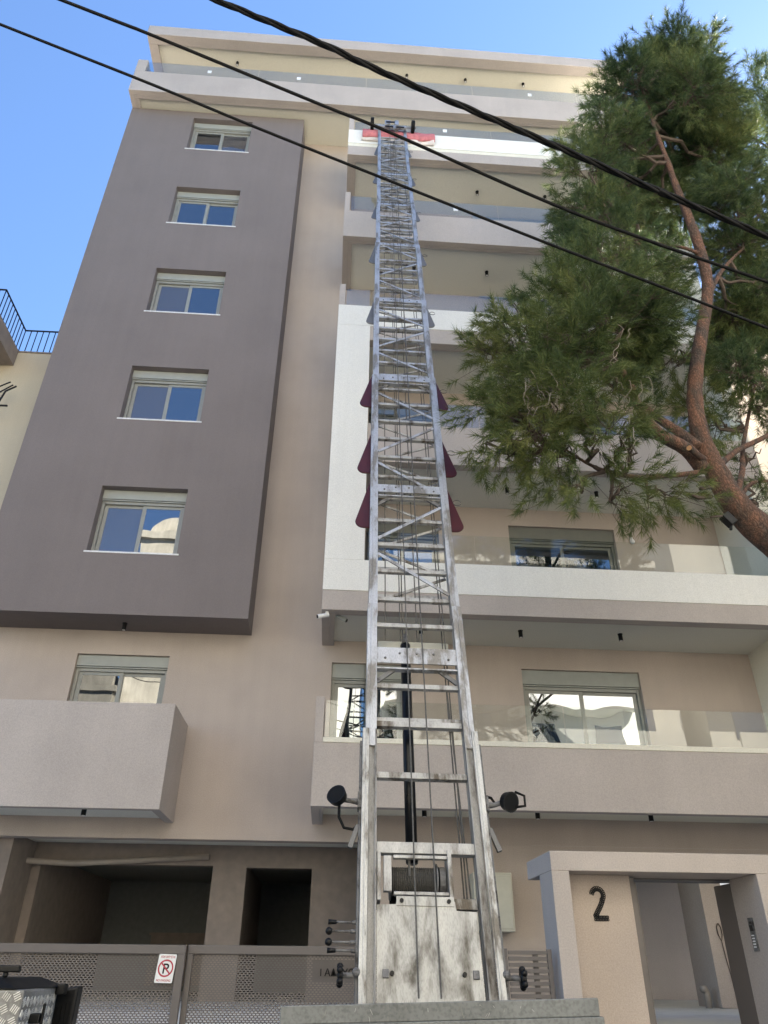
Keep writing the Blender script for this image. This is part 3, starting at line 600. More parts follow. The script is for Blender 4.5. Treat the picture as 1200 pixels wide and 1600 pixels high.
for s_, k, hh in ((2.56, 1, 0.17), (4.90, 2, 0.13), (7.25, 2, 0.12), (9.65, 3, 0.11), (11.97, 4, 0.11), (14.11, 5, 0.10), (16.1, 6, 0.1), (18.35, 7, 0.1)):
    W, rw = SEC[k][2], SEC[k][3]; wi = W/2-rw+0.006; nb = -0.012*k
    p = MB(); hbox(p, -wi, nb-0.02, s_, wi, nb-0.006, s_+hh); hbox(p, -wi, nb-0.075, s_-0.05, wi, nb-0.02, s_-0.035)
    p.cur = 1
    for fx in (-0.78, -0.42, 0, 0.42, 0.78): p.tube([H(wi*fx, nb-0.006, s_+hh*(0.3 if abs(fx) > 0.5 else 0.62)), H(wi*fx, nb+0.004, s_+hh*(0.3 if abs(fx) > 0.5 else 0.62))], 0.011, 8)
    for sx in (-1, 1): hbar(p, (sx*wi*0.55, nb-0.06, s_-0.03), (sx*wi, nb-0.06, s_-0.17), 0.04, 0.02)
    p.build('cross_plate', [ALU, STEEL], ho, 0.002)
b2 = MB(); hbox(b2, -0.33, -0.3, 2.84, 0.33, -0.27, 3.0); b2.build('rear_beam', BOXP, ho, 0.004)
for sr in (1.50,):
    r = MB(); hbox(r, -0.35, -0.10, sr, 0.35, -0.05, sr+0.05); r.build('rung', ALUD, ho, 0.003)
r = MB(); hbox(r, -0.35, -0.10, 1.95, 0.35, -0.05, 2.0); r.build('rung', ALUD, ho, 0.003)
# triangular guide wings on both sides of the ladder, a wire ring on each right one
for i, (s_, hw, k) in enumerate(((4.39, .578, 2), (5.32, .577, 2), (6.70, .575, 2), (9.01, .525, 3), (11.31, .51, 4), (13.51, .485, 5), (15.67, .47, 6), (17.82, .455, 7))):
    W = SEC[k][2]; nb = -0.012*k-0.10; r_ = 0.085; xi = W/2-0.02; ht_ = 0.78
    for sx in (-1, 1):
        sl = math.atan2(hw-xi, ht_)
        pts = [(xi, 0)]+[(hw-r_+r_*math.cos(a), r_+r_*math.sin(a)) for a in np.linspace(-math.pi/2, sl+0.05, 7)]+[(xi+0.012, ht_), (xi, ht_)]
        m = MB(); m.prism([H(sx*x, nb, s_+z) for x, z in pts], hn*0.02); m.tube([H(sx*x, nb+0.01, s_+z) for x, z in pts], 0.009, 6, False)
        go = m.build('guide_wing', MAROON if i < 3 else GREYP, ho, fix=True)
        if sx > 0:
            rg = MB(); cc = (xi+(hw-xi)*0.45+0.055, s_+0.46); rg.tube([H(cc[0]+0.045*math.cos(a), nb+0.02, cc[1]+0.045*math.sin(a)) for a in np.linspace(0.3, 5.9, 14)], 0.005, 5); rg.build('wire_ring', STEEL, go)
# wire ropes
for x, n_, a, c in ((-0.09, 0.012, 0.02, 19.7), (0.05, 0.012, 0.02, 19.7), (-0.27, -0.13, 2.9, 17.5), (-0.13, -0.14, 2.9, 19.0), (-0.105, -0.16, 2.9, 13.5), (0.025, -0.14, 2.9, 19.0), (0.07, -0.16, 2.9, 15.5), (0.285, -0.12, 0.56, 17.0), (0.27, -0.15, 0.56, 9.8), (0.31, -0.10, 0.56, 2.4)):
    m = MB(); nn = 10; m.tube([H(x*(1-0.18*i/nn), n_, a+(c-a)*i/nn) for i in range(nn+1)], 0.0062, 6); m.build('wire_rope', CABLE, ho)
m = MB(); m.tube([H(-0.075, -0.26, 0.95), H(-0.075, -0.26, 2.95)], 0.045, 14); m.build('lifting_cylinder', PISTON, ho, smooth=True)
m = MB(); m.tube([H(-0.075, -0.26, 2.951), H(-0.075, -0.26, 3.06)], 0.03, 12); m.build('cylinder_rod', STEEL, ho, smooth=True)
# winch and base plate
wf = MB(); hbox(wf, -0.35, -0.085, 0.92, 0.36, -0.03, 1.0); hbox(wf, -0.345, -0.20, 0.60, -0.32, -0.02, 0.93); hbox(wf, 0.15, -0.18, 0.60, 0.18, -0.02, 0.95)
hbox(wf, -0.30, -0.06, 0.66, -0.245, -0.025, 0.9); hbox(wf, -0.23, -0.06, 0.885, 0.149, -0.03, 0.908); hbox(wf, -0.23, -0.06, 0.64, 0.149, -0.03, 0.662); hbox(wf, 0.181, -0.12, 0.56, 0.34, -0.05, 0.63)
wf.build('winch_frame', ALUD, ho, 0.003)
m = MB(); hbox(m, -0.24, -0.32, 0.655, 0.148, -0.30, 0.895); m.build('winch_shade', BLACK, ho)  # black sheet standing in for the shade in the cavity behind the drum
dm = MB(); nn = 22
for i in range(nn):
    x = -0.235+0.30*i/nn; dm.tube([H(x, -0.17, 0.78), H(x+0.0068, -0.17, 0.78), H(x+0.0128, -0.17, 0.78)], [0.088, 0.096, 0.088], 20, False)
dm.cur = 1; dm.tube([H(0.075, -0.17, 0.78), H(0.085, -0.17, 0.78)], 0.12, 24); dm.tube([H(0.10, -0.17, 0.78), H(0.14, -0.17, 0.78)], 0.10, 24); dm.tube([H(-0.25, -0.17, 0.78), H(-0.24, -0.17, 0.78)], 0.12, 24)
dm.build('winch_drum', [CABLE, STEEL], ho, smooth=False)
m = MB(); m.tube([H(-0.115, -0.075, 0.99), H(-0.115, -0.075, 0.78)], 0.009, 6); m.build('winch_rope', CABLE, ho)
bp_ = MB(); out = [(-0.347, -0.6), (0.335, -0.6), (0.325, 0.535), (0.19, 0.54), (0.18, 0.60), (-0.21, 0.61), (-0.22, 0.575), (-0.347, 0.57)]
bp_.prism([H(x, -0.03, z) for x, z in out], hn*0.008); hbox(bp_, -0.215, -0.0215, 0.565, 0.175, -0.016, 0.625)
bp_.build('base_plate', PLATE, ho, fix=True)
m = MB()
for x, z in ((-0.18, 0.595), (0.14, 0.595), (-0.25, 0.16), (0.21, 0.16)): m.tube([H(x, -0.022, z), H(x, -0.005, z)], 0.014, 10)
m.build('bolt_set', BLACK, ho)
for x in (-0.31, 0.265): m = MB(); hbox(m, x, -0.0215, 0.135, x+0.04, -0.01, 0.185); m.build('latch', STEEL, ho, 0.003)
# side bracket trims along the lowest rails
for sx in (-1, 1):
    m = MB(); a, c = sx*0.464, sx*0.482; hbox(m, min(a, c), -0.11, -0.6, max(a, c), -0.03, 1.8); m.build('rail_trim', STEEL, ho, 0.003)
    m = MB(); a, c = sx*0.483, sx*0.53; hbar(m, (a, -0.05, 1.12), (c+sx*0.01, -0.06, 0.96), 0.035, 0.03); m.build('hook_bracket', GREYP, ho, 0.003)
# work lamps
def lamp(sx, tilt):
    c = H(sx*0.64, -0.02, 1.32); ax = (hn*0.8+hx*(sx*0.42)+Vector((0, 0, tilt))).normalized()
    l = MB(); l.tube([c-ax*0.035, c-ax*0.02, c+ax*0.035], [0.04, 0.066, 0.075], 20); lo_ = l.build('work_lamp', BLACK, ho, smooth=False)
    l = MB(); l.tube([c+ax*0.0351, c+ax*0.037], 0.064, 20); l.build('lens', RUBBER, lo_)
    l = MB(); l.tube([H(sx*0.47, -0.05, 1.30), H(sx*0.54, -0.05, 1.305), c-ax*0.03], [0.026, 0.018, 0.018], 10); hbox(l, min(sx*.464, sx*.49), -0.09, 1.24, max(sx*.464, sx*.49), -0.01, 1.36); l.build('bracket', STEEL, lo_)
    l = MB()
    if sx < 0: l.tube([c-ax*0.03, H(-0.625, -0.05, 1.18), H(-0.585, -0.05, 1.10), H(-0.52, -0.05, 1.09), H(-0.48, -0.05, 1.12)], 0.011, 8)
    else: l.tube([H(0.48, -0.05, 1.37), H(0.52, -0.05, 1.36), H(0.55, -0.05, 1.31), c-ax*0.02], 0.011, 8); l.tube([c+hx*0.06+hd*0.08, c+hx*0.13+hd*0.05, c+hx*0.125-hd*0.03, c+hx*0.06-hd*0.04], 0.010, 8)
    l.build('lead', RUBBER, lo_, smooth=True)
lamp(-1, 0.15); lamp(1, -0.45)
# clamp knobs
for sx in (-1, 1):
    p = H(sx*0.47, -0.03, 0.15); e = H(sx*0.56, 0.0, 0.14)
    m = MB(); m.tube([p, e], 0.016, 10); m.ball(H(sx*0.475, -0.01, 0.16), 0.028); ko = m.build('clamp', STEEL, ho)
    m = MB(); m.tube([e, e+hx*(sx*0.03)], 0.05, 12)
    for j in range(5):
        a = j*2*math.pi/5; m.ball(e+hx*(sx*0.018)+hd*(0.05*math.cos(a))+hn*(0.05*math.sin(a)), 0.021, 8, 6)
    m.build('knob', BLACK, ko, smooth=True)
# control levers
for j, (s_, ln) in enumerate(((0.455, 0.14), (0.40, 0.17), (0.335, 0.17), (0.285, 0.14))):
    a = H(-0.47, -0.05, s_+0.01); e = H(-0.47-ln, -0.02, s_)
    m = MB(); m.tube([a, e], 0.007, 8); m.tube([a, a+(e-a)*0.28], 0.012, 8); lv = m.build('control_lever', STEEL, ho, smooth=True)
    m = MB()
    if j in (0, 3): m.tube([e, e-hx*0.055], [0.012, 0.017], 10)
    else: m.ball(e-hx*0.018, 0.024)
    m.build('handle', BLACK, lv, smooth=True)
# head with rollers at the very top
hh_ = MB(); hbox(hh_, -0.37, -0.05, 19.72, 0.37, 0.02, 19.79); hbox(hh_, -0.2, -0.12, 19.79, -0.05, 0.06, 20.15); hbox(hh_, 0.06, -0.12, 19.7, 0.16, 0.08, 20.12); hbox(hh_, -0.6, -0.03, 19.82, 0.62, 0.01, 19.86); hbox(hh_, 0.02, 0.02, 19.4, 0.09, 0.06, 19.73)
hh_.build('head_frame', ALU, ho, 0.003)
m = MB(); hbox(m, -0.17, 0.061, 19.9, 0.10, 0.075, 20.02); hbox(m, -0.2, 0.03, 19.6, 0.3, 0.05, 19.67); m.build('pulley_cover', BLACK, ho)
for sx in (-0.53, 0.54):
    m = MB(); c = H(sx, 0.0, 19.86); m.tube([c-hx*0.045, c-hx*0.04, c+hx*0.04, c+hx*0.045], [0.15, 0.17, 0.17, 0.15], 24); wo_ = m.build('roller_wheel', RUBBER, ho)
    m = MB(); m.tube([c-hx*0.05, c+hx*0.05], 0.07, 16); m.build('hub', STEEL, wo_)
# load platform at the foot, its folded lip towards the street
ty = 3.98; tz = -0.142
lp_ = MB(); lp_.add([(-0.19, ty, -0.155), (1.255, ty, -0.116), (1.255, ty, -0.186), (-0.19, ty, -0.225), (-0.19, ty+0.03, -0.155), (1.255, ty+0.03, -0.116), (1.255, ty+0.03, -0.186), (-0.19, ty+0.03, -0.225)],
    [(3, 2, 1, 0), (4, 5, 6, 7), (0, 1, 5, 4), (1, 2, 6, 5), (2, 3, 7, 6), (3, 0, 4, 7)])
lp_.add([(-0.19, ty-0.008, -0.2255), (1.27, ty-0.008, -0.1865), (1.27, ty-0.008, -0.32), (-0.19, ty-0.008, -0.36), (-0.19, ty+0.03, -0.2255), (1.27, ty+0.03, -0.1865), (1.27, ty+0.03, -0.32), (-0.19, ty+0.03, -0.36)],
    [(3, 2, 1, 0), (4, 5, 6, 7), (0, 1, 5, 4), (1, 2, 6, 5), (2, 3, 7, 6), (3, 0, 4, 7)])
pl = lp_.build('load_platform', TRAY, ho, 0.004)
sr_ = random.Random(5)
for i in range(16):
    x = sr_.uniform(0.0, 1.0); zt_ = -0.155+(x+0.19)*0.027; z = zt_-sr_.uniform(0.012, 0.05); q = MB(); dx = sr_.uniform(-0.012, 0.012); q.bar((x, ty-0.0004, z), (x+dx, ty-0.0004, z-sr_.uniform(0.006, 0.022)), 0.0016, 0.0012, (1, 0, 0)); q.build('scratch', ALUF, pl)
m = MB(); m.add([(-0.19, ty+0.031, -0.36), (1.255, ty+0.031, -0.33), (1.2, 5.25, -0.36), (-0.05, 5.25, -0.38), (-0.19, ty+0.031, -0.33), (1.255, ty+0.031, -0.30), (1.2, 5.25, -0.33), (-0.05, 5.25, -0.35)], [(0, 1, 2, 3), (7, 6, 5, 4), (0, 4, 5, 1), (1, 5, 6, 2), (2, 6, 7, 3), (3, 7, 4, 0)])
m.build('platform_deck', TRAY, pl)
# trailer under the lift (below the picture)
tr = MB(); tr.box(-0.9, 2.6, -1.05, 1.5, 6.2, -0.9); tr.box(0.1, 5.0, -0.9, 1.2, 5.9, -0.7); tr.build('trailer_chassis', STEEL, ho, 0.01)
for x in (-1.02, 1.56):
    for y in (3.6, 4.4):
        m = MB(); m.tube([(x-0.09, y, Z0+0.3), (x-0.07, y, Z0+0.3), (x+0.07, y, Z0+0.3), (x+0.09, y, Z0+0.3)], [0.26, 0.3, 0.3, 0.26], 24); t_ = m.build('wheel', RUBBER, ho)
        m = MB(); m.tube([(x-0.095, y, Z0+0.3), (x+0.095, y, Z0+0.3)], 0.16, 16); m.build('rim', ALU, t_)
# blanket over the parapet
bk = thing('moving_blanket', (1.0, 11.4, 18.4), 'red padded blanket with white lining folded over the top white parapet', 'blanket')
def drape(x0, x1, z0, z1, y, amp, seed, th=0.02):
    rr_ = random.Random(seed); nx, nz = 44, 8; vs = []; ph = [rr_.uniform(0, 6.28) for _ in range(4)]
    for j in range(nz+1):
        for i in range(nx+1):
            u = i/nx; v = j/nz; x = x0+(x1-x0)*u; zb = z0+0.012*math.sin(u*9+ph[0])+0.012*math.sin(u*23+ph[1])
            bul = 0.05*math.sin(math.pi*min(1, v*1.15)); vs.append((x, y-bul-amp*math.sin(u*17+ph[2]+v*2)-amp*0.6*math.sin(u*31+ph[3]-v*3), zb+(z1-z0)*v-0.03*u))
    return vs, [(j*(nx+1)+i, j*(nx+1)+i+1, (j+1)*(nx+1)+i+1, (j+1)*(nx+1)+i) for j in range(nz) for i in range(nx)]
for nm, mt, a in (('lining', LINING, (0.03, 1.93, 18.33, 18.60, 11.385, 0.008, 3)), ('cover', RED, (0.05, 1.95, 18.42, 18.76, 11.34, 0.008, 5))):
    m = MB(); v_, f_ = drape(*a); m.add(v_, f_); o = m.build(nm, mt, bk, smooth=True); sm = o.modifiers.new('solid', 'SOLIDIFY'); sm.thickness = 0.03; sm.offset = 0

# ------------------------------------------------------------------ boxes at the lower left
tb = thing('tool_box', (-1.2, 2.75, -1.0), 'bright tread plate tool box with black lid in lower left corner', 'tool box')
TX0, TX1, TY0, TY1, TT = -1.7, -0.853, 2.58, 2.9, -0.066
bx('body', TBASE, tb, (TX0, TY0, -0.9, TX1, TY1, TT), 0.006)
td = MB()
for i in range(20):
    for j in range(9):
        for side in (0, 1):
            ang = R(62 if (i+j) % 2 else 28)
            for k in range(4):
                o_ = (k-1.5)*0.0058
                if side == 0:
                    c = Vector((TX1-0.016-i*0.030, TY0-0.001, TT-0.016-j*0.030)); d = Vector((math.cos(ang), 0, math.sin(ang))); n_ = Vector((d.z, 0, -d.x))
                    td.bar(c+n_*o_-d*0.009, c+n_*o_+d*0.009, 0.0022, 0.0024, n_)
                elif i < 10:
                    c = Vector((TX1+0.001, TY0+0.016+i*0.030, TT-0.03-j*0.030)); d = Vector((0, math.cos(ang), math.sin(ang))); n_ = Vector((0, d.z, -d.y))
                    td.bar(c+n_*o_-d*0.009, c+n_*o_+d*0.009, 0.0022, 0.0024, n_)
td.build('tread_ribs', DTREAD, tb)
m = MB(); m.add([(TX0, TY0-0.004, TT+0.001), (TX1-0.02, TY0-0.004, TT+0.001), (TX1+0.02, TY1+0.02, TT+0.001), (TX0, TY1+0.02, TT+0.001), (TX0, TY0+0.03, TT+0.028), (TX1-0.09, TY0+0.03, TT+0.028), (TX1-0.06, TY1-0.02, TT+0.028), (TX0, TY1-0.02, TT+0.028)],
    [(0, 3, 2, 1), (4, 5, 6, 7), (0, 1, 5, 4), (1, 2, 6, 5), (2, 3, 7, 6), (3, 0, 4, 7)]); m.build('lid', RUBBER, tb, 0.005)
m = MB(); m.tube([(-0.945, 2.66, TT+0.028), (-0.945, 2.66, TT+0.042)], 0.008, 8); m.bar((-0.985, 2.66, TT+0.05), (-0.905, 2.66, TT+0.05), 0.022, 0.018, (0, 1, 0)); m.build('lid_knob', BLACK, tb, 0.004)
m = MB(); m.box(TX1+0.001, 2.665, TT-0.085, TX1+0.03, 2.70, TT-0.06); m.box(TX1+0.0305, 2.675, TT-0.11, TX1+0.038, 2.685, TT-0.035); m.build('latch', BLACK, tb, 0.003)
ec = thing('vented_cover', (-0.83, 2.96, -1.0), 'black plastic cover with vent slots behind the tread plate tool box', 'cover')
m = MB(); m.add([(-0.866, 2.925, -0.9), (-0.812, 2.925, -0.9), (-0.812, 2.985, -0.9), (-0.866, 2.985, -0.9), (-0.866, 2.925, -0.074), (-0.797, 2.925, -0.064), (-0.797, 2.985, -0.062), (-0.866, 2.985, -0.070)], [(0, 3, 2, 1), (4, 5, 6, 7), (0, 1, 5, 4), (1, 2, 6, 5), (2, 3, 7, 6), (3, 0, 4, 7)])
m.build('shell', BLACK, ec, 0.008)
m = MB()
for k in range(4): m.box(-0.858+k*0.013, 2.9205, -0.30, -0.852+k*0.013, 2.9245, -0.120+0.005*k)
m.build('vent_slot', RUBBER, ec)
bx('bracket', BLACK, ec, (TX1+0.002, 2.86, TT-0.02, TX1+0.03, 2.9, TT+0.01), 0.004)

# ------------------------------------------------------------------ neighbours
nb_ = thing('neighbour_building', (-12, 13.0, Z0), 'cream neighbouring house with black railed roof terrace at left edge', 'building')
bx('wall', YELLOW, nb_, (-24, 13.0, Z0, -6.6, 22, 11.83)); bx('roof_edge', CONC, nb_, (-24, 12.98, 11.831, -6.6, 22, 11.87))
bx('terrace_slab', CONC, nb_, (-14, 11.75, 11.42, -7.55, 12.98, 11.86)); bx('awning_rail', SHUT, nb_, (-14, 12.2, 11.30, -7.75, 12.3, 11.415))
def railing(pts, h_, name):
    m = MB()
    for a, c in zip(pts[:-1], pts[1:]):
        a, c = Vector(a), Vector(c); m.tube([a+Vector((0, 0, h_)), c+Vector((0, 0, h_))], 0.02, 6); n_ = max(1, int((c-a).length/0.135))
        for i in range(n_+1): p = a+(c-a)*i/n_; m.tube([p, p+Vector((0, 0, h_))], 0.011, 5)
    return m.build(name, IRON, nb_)
railing([(-13, 11.8, 11.86), (-7.58, 11.8, 11.86), (-7.58, 13.02, 11.86), (-6.62, 13.02, 11.87)], 0.68, 'railing')
an = MB()
p0 = atY(2, 634, 12.6); an.tube([p0+Vector((-0.5, 0, 0)), p0+Vector((0.12, 0, 0.01))], 0.022, 6); an.tube([p0+Vector((-0.1, 0, 0)), p0+Vector((-0.02, 0, 0.4)), p0+Vector((0.17, 0, 0.55))], 0.02, 6); an.tube([p0+Vector((-0.3, 0, 0.2)), p0+Vector((0.09, 0, 0.58))], 0.016, 6); an.tube([p0+Vector((-0.35, 0, 0.4)), p0+Vector((0.02, 0, 0.66))], 0.016, 6)
an.tube([p0+Vector((-0.4, 0, 0)), p0+Vector((-0.4, 0.4, 0))], 0.03, 6)
tag(an.build('wall_bracket', IRON), 'forked black iron bracket sticking out from the cream house wall', 'bracket')
rn = thing('side_building', (16, 8, Z0), 'pale block added at right edge to keep sun off the pine', 'building')  # added block, sized to keep direct sun off the pine and the lift
bx('wall', WHITE, rn, (11.4, 4.5, Z0, 17, 16.5, 16.6)); bx('parapet', WHITE, rn, (11.35, 4.45, 16.601, 17.05, 16.55, 17.0))
for z in (2, 5.1, 8.2, 11.3, 14.4):
    MB().box(12.6, 4.462, z, 14.2, 4.498, z+1.5).build('window', GLASS, rn)
fb = thing('side_building', (14, 22, Z0), 'pale block seen through the pine branches behind the beige building', 'building')
bx('wall', WHITE, fb, (13.0, 23.0, Z0, 26, 36, 21.0)); bx('parapet', WHITE, fb, (12.95, 22.95, 21.001, 26, 36, 21.3))
def opposite(name, x0, x1, y1, zt, mat, label, step=3.05, bal=True, arch=False):
    t = thing(name, ((x0+x1)/2, y1, Z0), label, 'building')
    m = MB(); m.box(x0, y1-9, Z0, x1, y1, zt); m.box(x0-0.15, y1-9.1, zt+0.001, x1+0.15, y1+0.15, zt+0.35)
    m.build('wall', mat, t)
    z = Z0+3.6
    while z+1.6 < zt-0.6:
        x = x0+1.1
        while x+1.4 < x1-0.6:
            g = MB().box(x, y1+0.002, z, x+1.3, y1+0.03, z+1.5); g.build('window', GLASS, t)
            x += 3.1
        if bal:
            MB().box(x0+0.6, y1+0.035, z-1.05, x1-0.6, y1+1.2, z-0.9).build('balcony_slab', mat, t)
            q = MB(); q.box(x0+0.6, y1+1.12, z-0.899, x1-0.6, y1+1.2, z-0.02); q.build('balcony_parapet', mat, t)
        z += step
    if arch:
        q = MB(); rr_ = min(2.6, (x1-x0)/2-0.2); pts = [((x0+x1)/2+rr_*math.cos(a), zt+0.36+rr_*math.sin(a)) for a in np.linspace(0, math.pi, 20)]
        q.prism([(x, y1-0.5, z_) for x, z_ in pts], (0, -6, 0)); q.build('vault_roof', mat, t, fix=True)
    return t
opposite('opposite_building', -14.4, -10.1, -7.0, 10.4, STONEW, 'grey stone house with a vaulted roof and balconies across the street', arch=True)
opposite('opposite_building', -10.0, -7.2, -7.6, 18.0, OLDW, 'narrow tall white house with a rounded gable across the street', bal=False, arch=True)
opposite('opposite_building', -6.8, 1.0, -6.6, 13.4, WHITE, 'wide plain white house across the street', bal=False)
opposite('opposite_building', 1.6, 14.5, -7.2, 16.0, WHITE, 'white block with long balconies across the street')
opposite('opposite_building', 15.5, 30, -7.0, 19.0, WHITE, 'tall white corner block across the street')

# ------------------------------------------------------------------ overhead cables
def cable(pix, d0, d1, rad, label, strands=1):
    P_ = []; n = len(pix)
    for i, (u, v) in enumerate(pix): P_.append(atD(u, v, d0+(d1-d0)*i/(n-1)))
    a = P_[0]+(P_[0]-P_[1]).normalized()*6; e = P_[-1]+(P_[-1]-P_[-2]).normalized()*9
    pts = [a]+P_+[e]; path = []
    for i in range(len(pts)-1):
        p0_, p1, p2, p3 = pts[max(i-1, 0)], pts[i], pts[i+1], pts[min(i+2, len(pts)-1)]
        for k in range(24):
            t = k/24; path.append(0.5*((2*p1)+(p2-p0_)*t+(2*p0_-5*p1+4*p2-p3)*t*t+(3*p1-p0_-3*p2+p3)*t**3))
    path.append(pts[-1]); m = MB()
    for q in range(strands):
        if strands == 1: m.tube(path, rad, 8); continue
        tw = []; L_ = 0
        for i, p in enumerate(path):
            L_ += (path[i]-path[i-1]).length if i else 0; a_ = L_*7.0+q*2*math.pi/strands; t = (path[min(i+1, len(path)-1)]-path[max(i-1, 0)]).normalized()
            u = t.cross(Vector((0, 0, 1))).normalized(); v = t.cross(u); tw.append(p+(u*math.cos(a_)+v*math.sin(a_))*rad*1.05)
        m.tube(tw, rad, 7)
    return tag(m.build('overhead_cable', RUBBER, smooth=True), label, 'cable', 'overhead cables crossing the street')
cable([(338, 0), (500, 67), (600, 113.5), (861, 225), (1030, 299), (1200, 370)], 6.3, 6.3, 0.0145, 'thick twisted bundle of black cables, the topmost overhead', 3)
cable([(96, 0), (235, 54), (500, 163), (600, 203), (861, 318), (1030, 382), (1200, 441)], 6.3, 6.3, 0.0145, 'single black cable crossing just below the thick twisted bundle')
cable([(0, 38), (235, 131), (400, 199), (600, 279), (850, 378), (1030, 447), (1200, 513)], 6.3, 6.3, 0.0125, 'lowest and thinnest single black cable overhead')

# ------------------------------------------------------------------ pines
def needles_mesh(name, tips, mat, parent, per=34, ln=0.13, wd=0.0036, back=0.24):
    """tips: (base point, direction) of leafy twig ends; a tuft of thin needles round each"""
    P0 = np.array([t[0] for t in tips]); D = np.array([t[1] for t in tips]); n = len(tips)
    P0 = np.repeat(P0, per, 0); D = np.repeat(D, per, 0); K = n*per
    al = 0.25+0.75*rng.random(K)**0.7; base = P0+D*(al*back)[:, None]
    rv = rng.normal(size=(K, 3)); side = rv-D*np.sum(rv*D, 1)[:, None]; side /= np.linalg.norm(side, axis=1)[:, None]
    spread = rng.uniform(0.35, 1.7, K)[:, None]*(1.25-0.75*(al-0.25))[:, None]
    d = D+side*spread; d[:, 2] += -0.10+0.12*al; d /= np.linalg.norm(d, axis=1)[:, None]
    L_ = ln*rng.uniform(0.65, 1.2, K)[:, None]
    wv = np.cross(d, rng.normal(size=(K, 3))); wv /= np.linalg.norm(wv, axis=1)[:, None]
    tip = base+d*L_; tip[:, 2] -= 0.012
    V = np.empty((K, 3, 3)); V[:, 0] = base-wv*wd; V[:, 1] = base+wv*wd; V[:, 2] = tip
    off = np.array(wloc(parent)); V = V.reshape(-1, 3)-off
    me = bpy.data.meshes.new(name); me.vertices.add(K*3); me.vertices.foreach_set('co', V.ravel().astype(np.float32))
    me.loops.add(K*3); me.loops.foreach_set('vertex_index', np.arange(K*3, dtype=np.int32)); me.polygons.add(K); me.polygons.foreach_set('loop_start', np.arange(0, K*3, 3, dtype=np.int32))
    me.materials.append(mat); me.update(calc_edges=True)
    o = bpy.data.objects.new(name, me); COL.objects.link(o); o.parent = parent; return o
def curve(p, q, sag, n=5, jit=0.0):
    out = []
    for i in range(n+1):
        t = i/n; x = p.lerp(q, t); x.z += sag*math.sin(math.pi*t)
        if 0 < i < n: x += Vector((rng.normal(), rng.normal(), rng.normal()))*jit
        out.append(x)
    return out
def nearest_on(path, p, below=True):
    best = None
    for a in path:
        c = (a-p).length+(max(0, a.z-p.z)*1.2 if below else 0)
        if best is None or c < best[0]: best = (c, a)
    return best[1]
def lobes_to_twigs(lobes, spine, tw, dens, sub=7):
    """fill ellipsoid lobes with limbs, twigs and twig tips"""
    tips = []
    for (c, rx, ry, rz, droop, dk) in lobes:
        c = Vector(c); root = nearest_on(spine, c); vol = (rx*ry*rz)**(2/3)
        limb = curve(root, c, -0.05, 6, 0.05); d0 = (c-root).length
        tw.tube(limb, [0.035*(1-0.6*i/6)*min(1.6, 0.6+0.35*d0) for i in range(7)], 6)
        nsub = max(4, int(sub*1.6*vol)); nt = int(dens*vol*dk); subs = []
        for i in range(nsub):
            v = Vector(rng.normal(size=3)).normalized()*rng.uniform(0.35, 0.75); e = c+Vector((v.x*rx, v.y*ry, v.z*rz)); st = limb[rng.integers(2, 7)]
            path = curve(st, e, 0.03, 4, 0.03); tw.tube(path, [0.014, 0.012, 0.010, 0.008, 0.006], 5); subs += path[1:]
        subs += limb[3:]
        for i in range(max(3, nt//8)):
            v = Vector(rng.normal(size=3)).normalized()*(rng.random()**0.33)*rng.uniform(0.85, 1.08); p = c+Vector((v.x*rx, v.y*ry, v.z*rz))
            a = min(subs, key=lambda s_: (s_-p).length); d = (p-a)
            if d.length < 0.05: continue
            out = (d.normalized()*0.8+v*0.5+Vector((0, 0, 0.25-droop))).normalized()
            tw.tube([a, a.lerp(p, 0.5)+Vector((0, 0, -0.02)), p], [0.0065, 0.005, 0.004], 4, False)
            for k_ in range(int(rng.integers(5, 12))):
                q = p+Vector(rng.normal(size=3))*0.085+out*rng.uniform(-0.12, 0.16)
                dn = (out+(q-p)*2.2+Vector(rng.normal(size=3))*0.25).normalized(); tips.append((q, dn))
                if k_ < 4: tw.tube([p, q, q+dn*0.22], [0.0038, 0.003, 0.0018], 3, False)
    return tips
pt = thing('pine_tree', (6.6, 7.2, Z0+0.13), 'large leaning pine with reddish trunk filling the right side', 'tree')
TD = 7.0
tpx = [(1330, 935, .235), (1250, 872, .205), (1200, 838, .185), (1150, 790, .162), (1118, 735, .132), (1096, 685, .112), (1086, 630, .101), (1088, 575, .093), (1098, 510, .086), (1106, 450, .081), (1096, 398, .077), (1078, 345, .068), (1056, 290, .052), (1040, 245, .038), (1020, 190, .028), (1005, 130, .018)]
spine = [Vector((6.6, 7.2, Z0)), Vector((6.45, 7.15, 0.6)), Vector((6.1, 7.05, 2.4))]+[atY(u, v, TD) for u, v, r_ in tpx]
rads = [.33, .30, .27]+[r_*0.98 for u, v, r_ in tpx]
def densify(P_, r_, k=5):
    o, q = [], []
    for i in range(len(P_)-1):
        p0_, p1, p2, p3 = P_[max(i-1, 0)], P_[i], P_[i+1], P_[min(i+2, len(P_)-1)]
        for j in range(k):
            t = j/k; o.append(0.5*((2*p1)+(p2-p0_)*t+(2*p0_-5*p1+4*p2-p3)*t*t+(3*p1-p0_-3*p2+p3)*t**3)); q.append(r_[i]+(r_[i+1]-r_[i])*t)
    o.append(P_[-1]); q.append(r_[-1]); return o, q
spd, rdd = densify(spine, rads)
tk = MB(); tk.tube(spd, [r_*(1+0.035*math.sin(i*1.7)+0.02*math.sin(i*4.1)) for i, r_ in enumerate(rdd)], 20)
to = tk.build('trunk', BARK, pt, smooth=True)
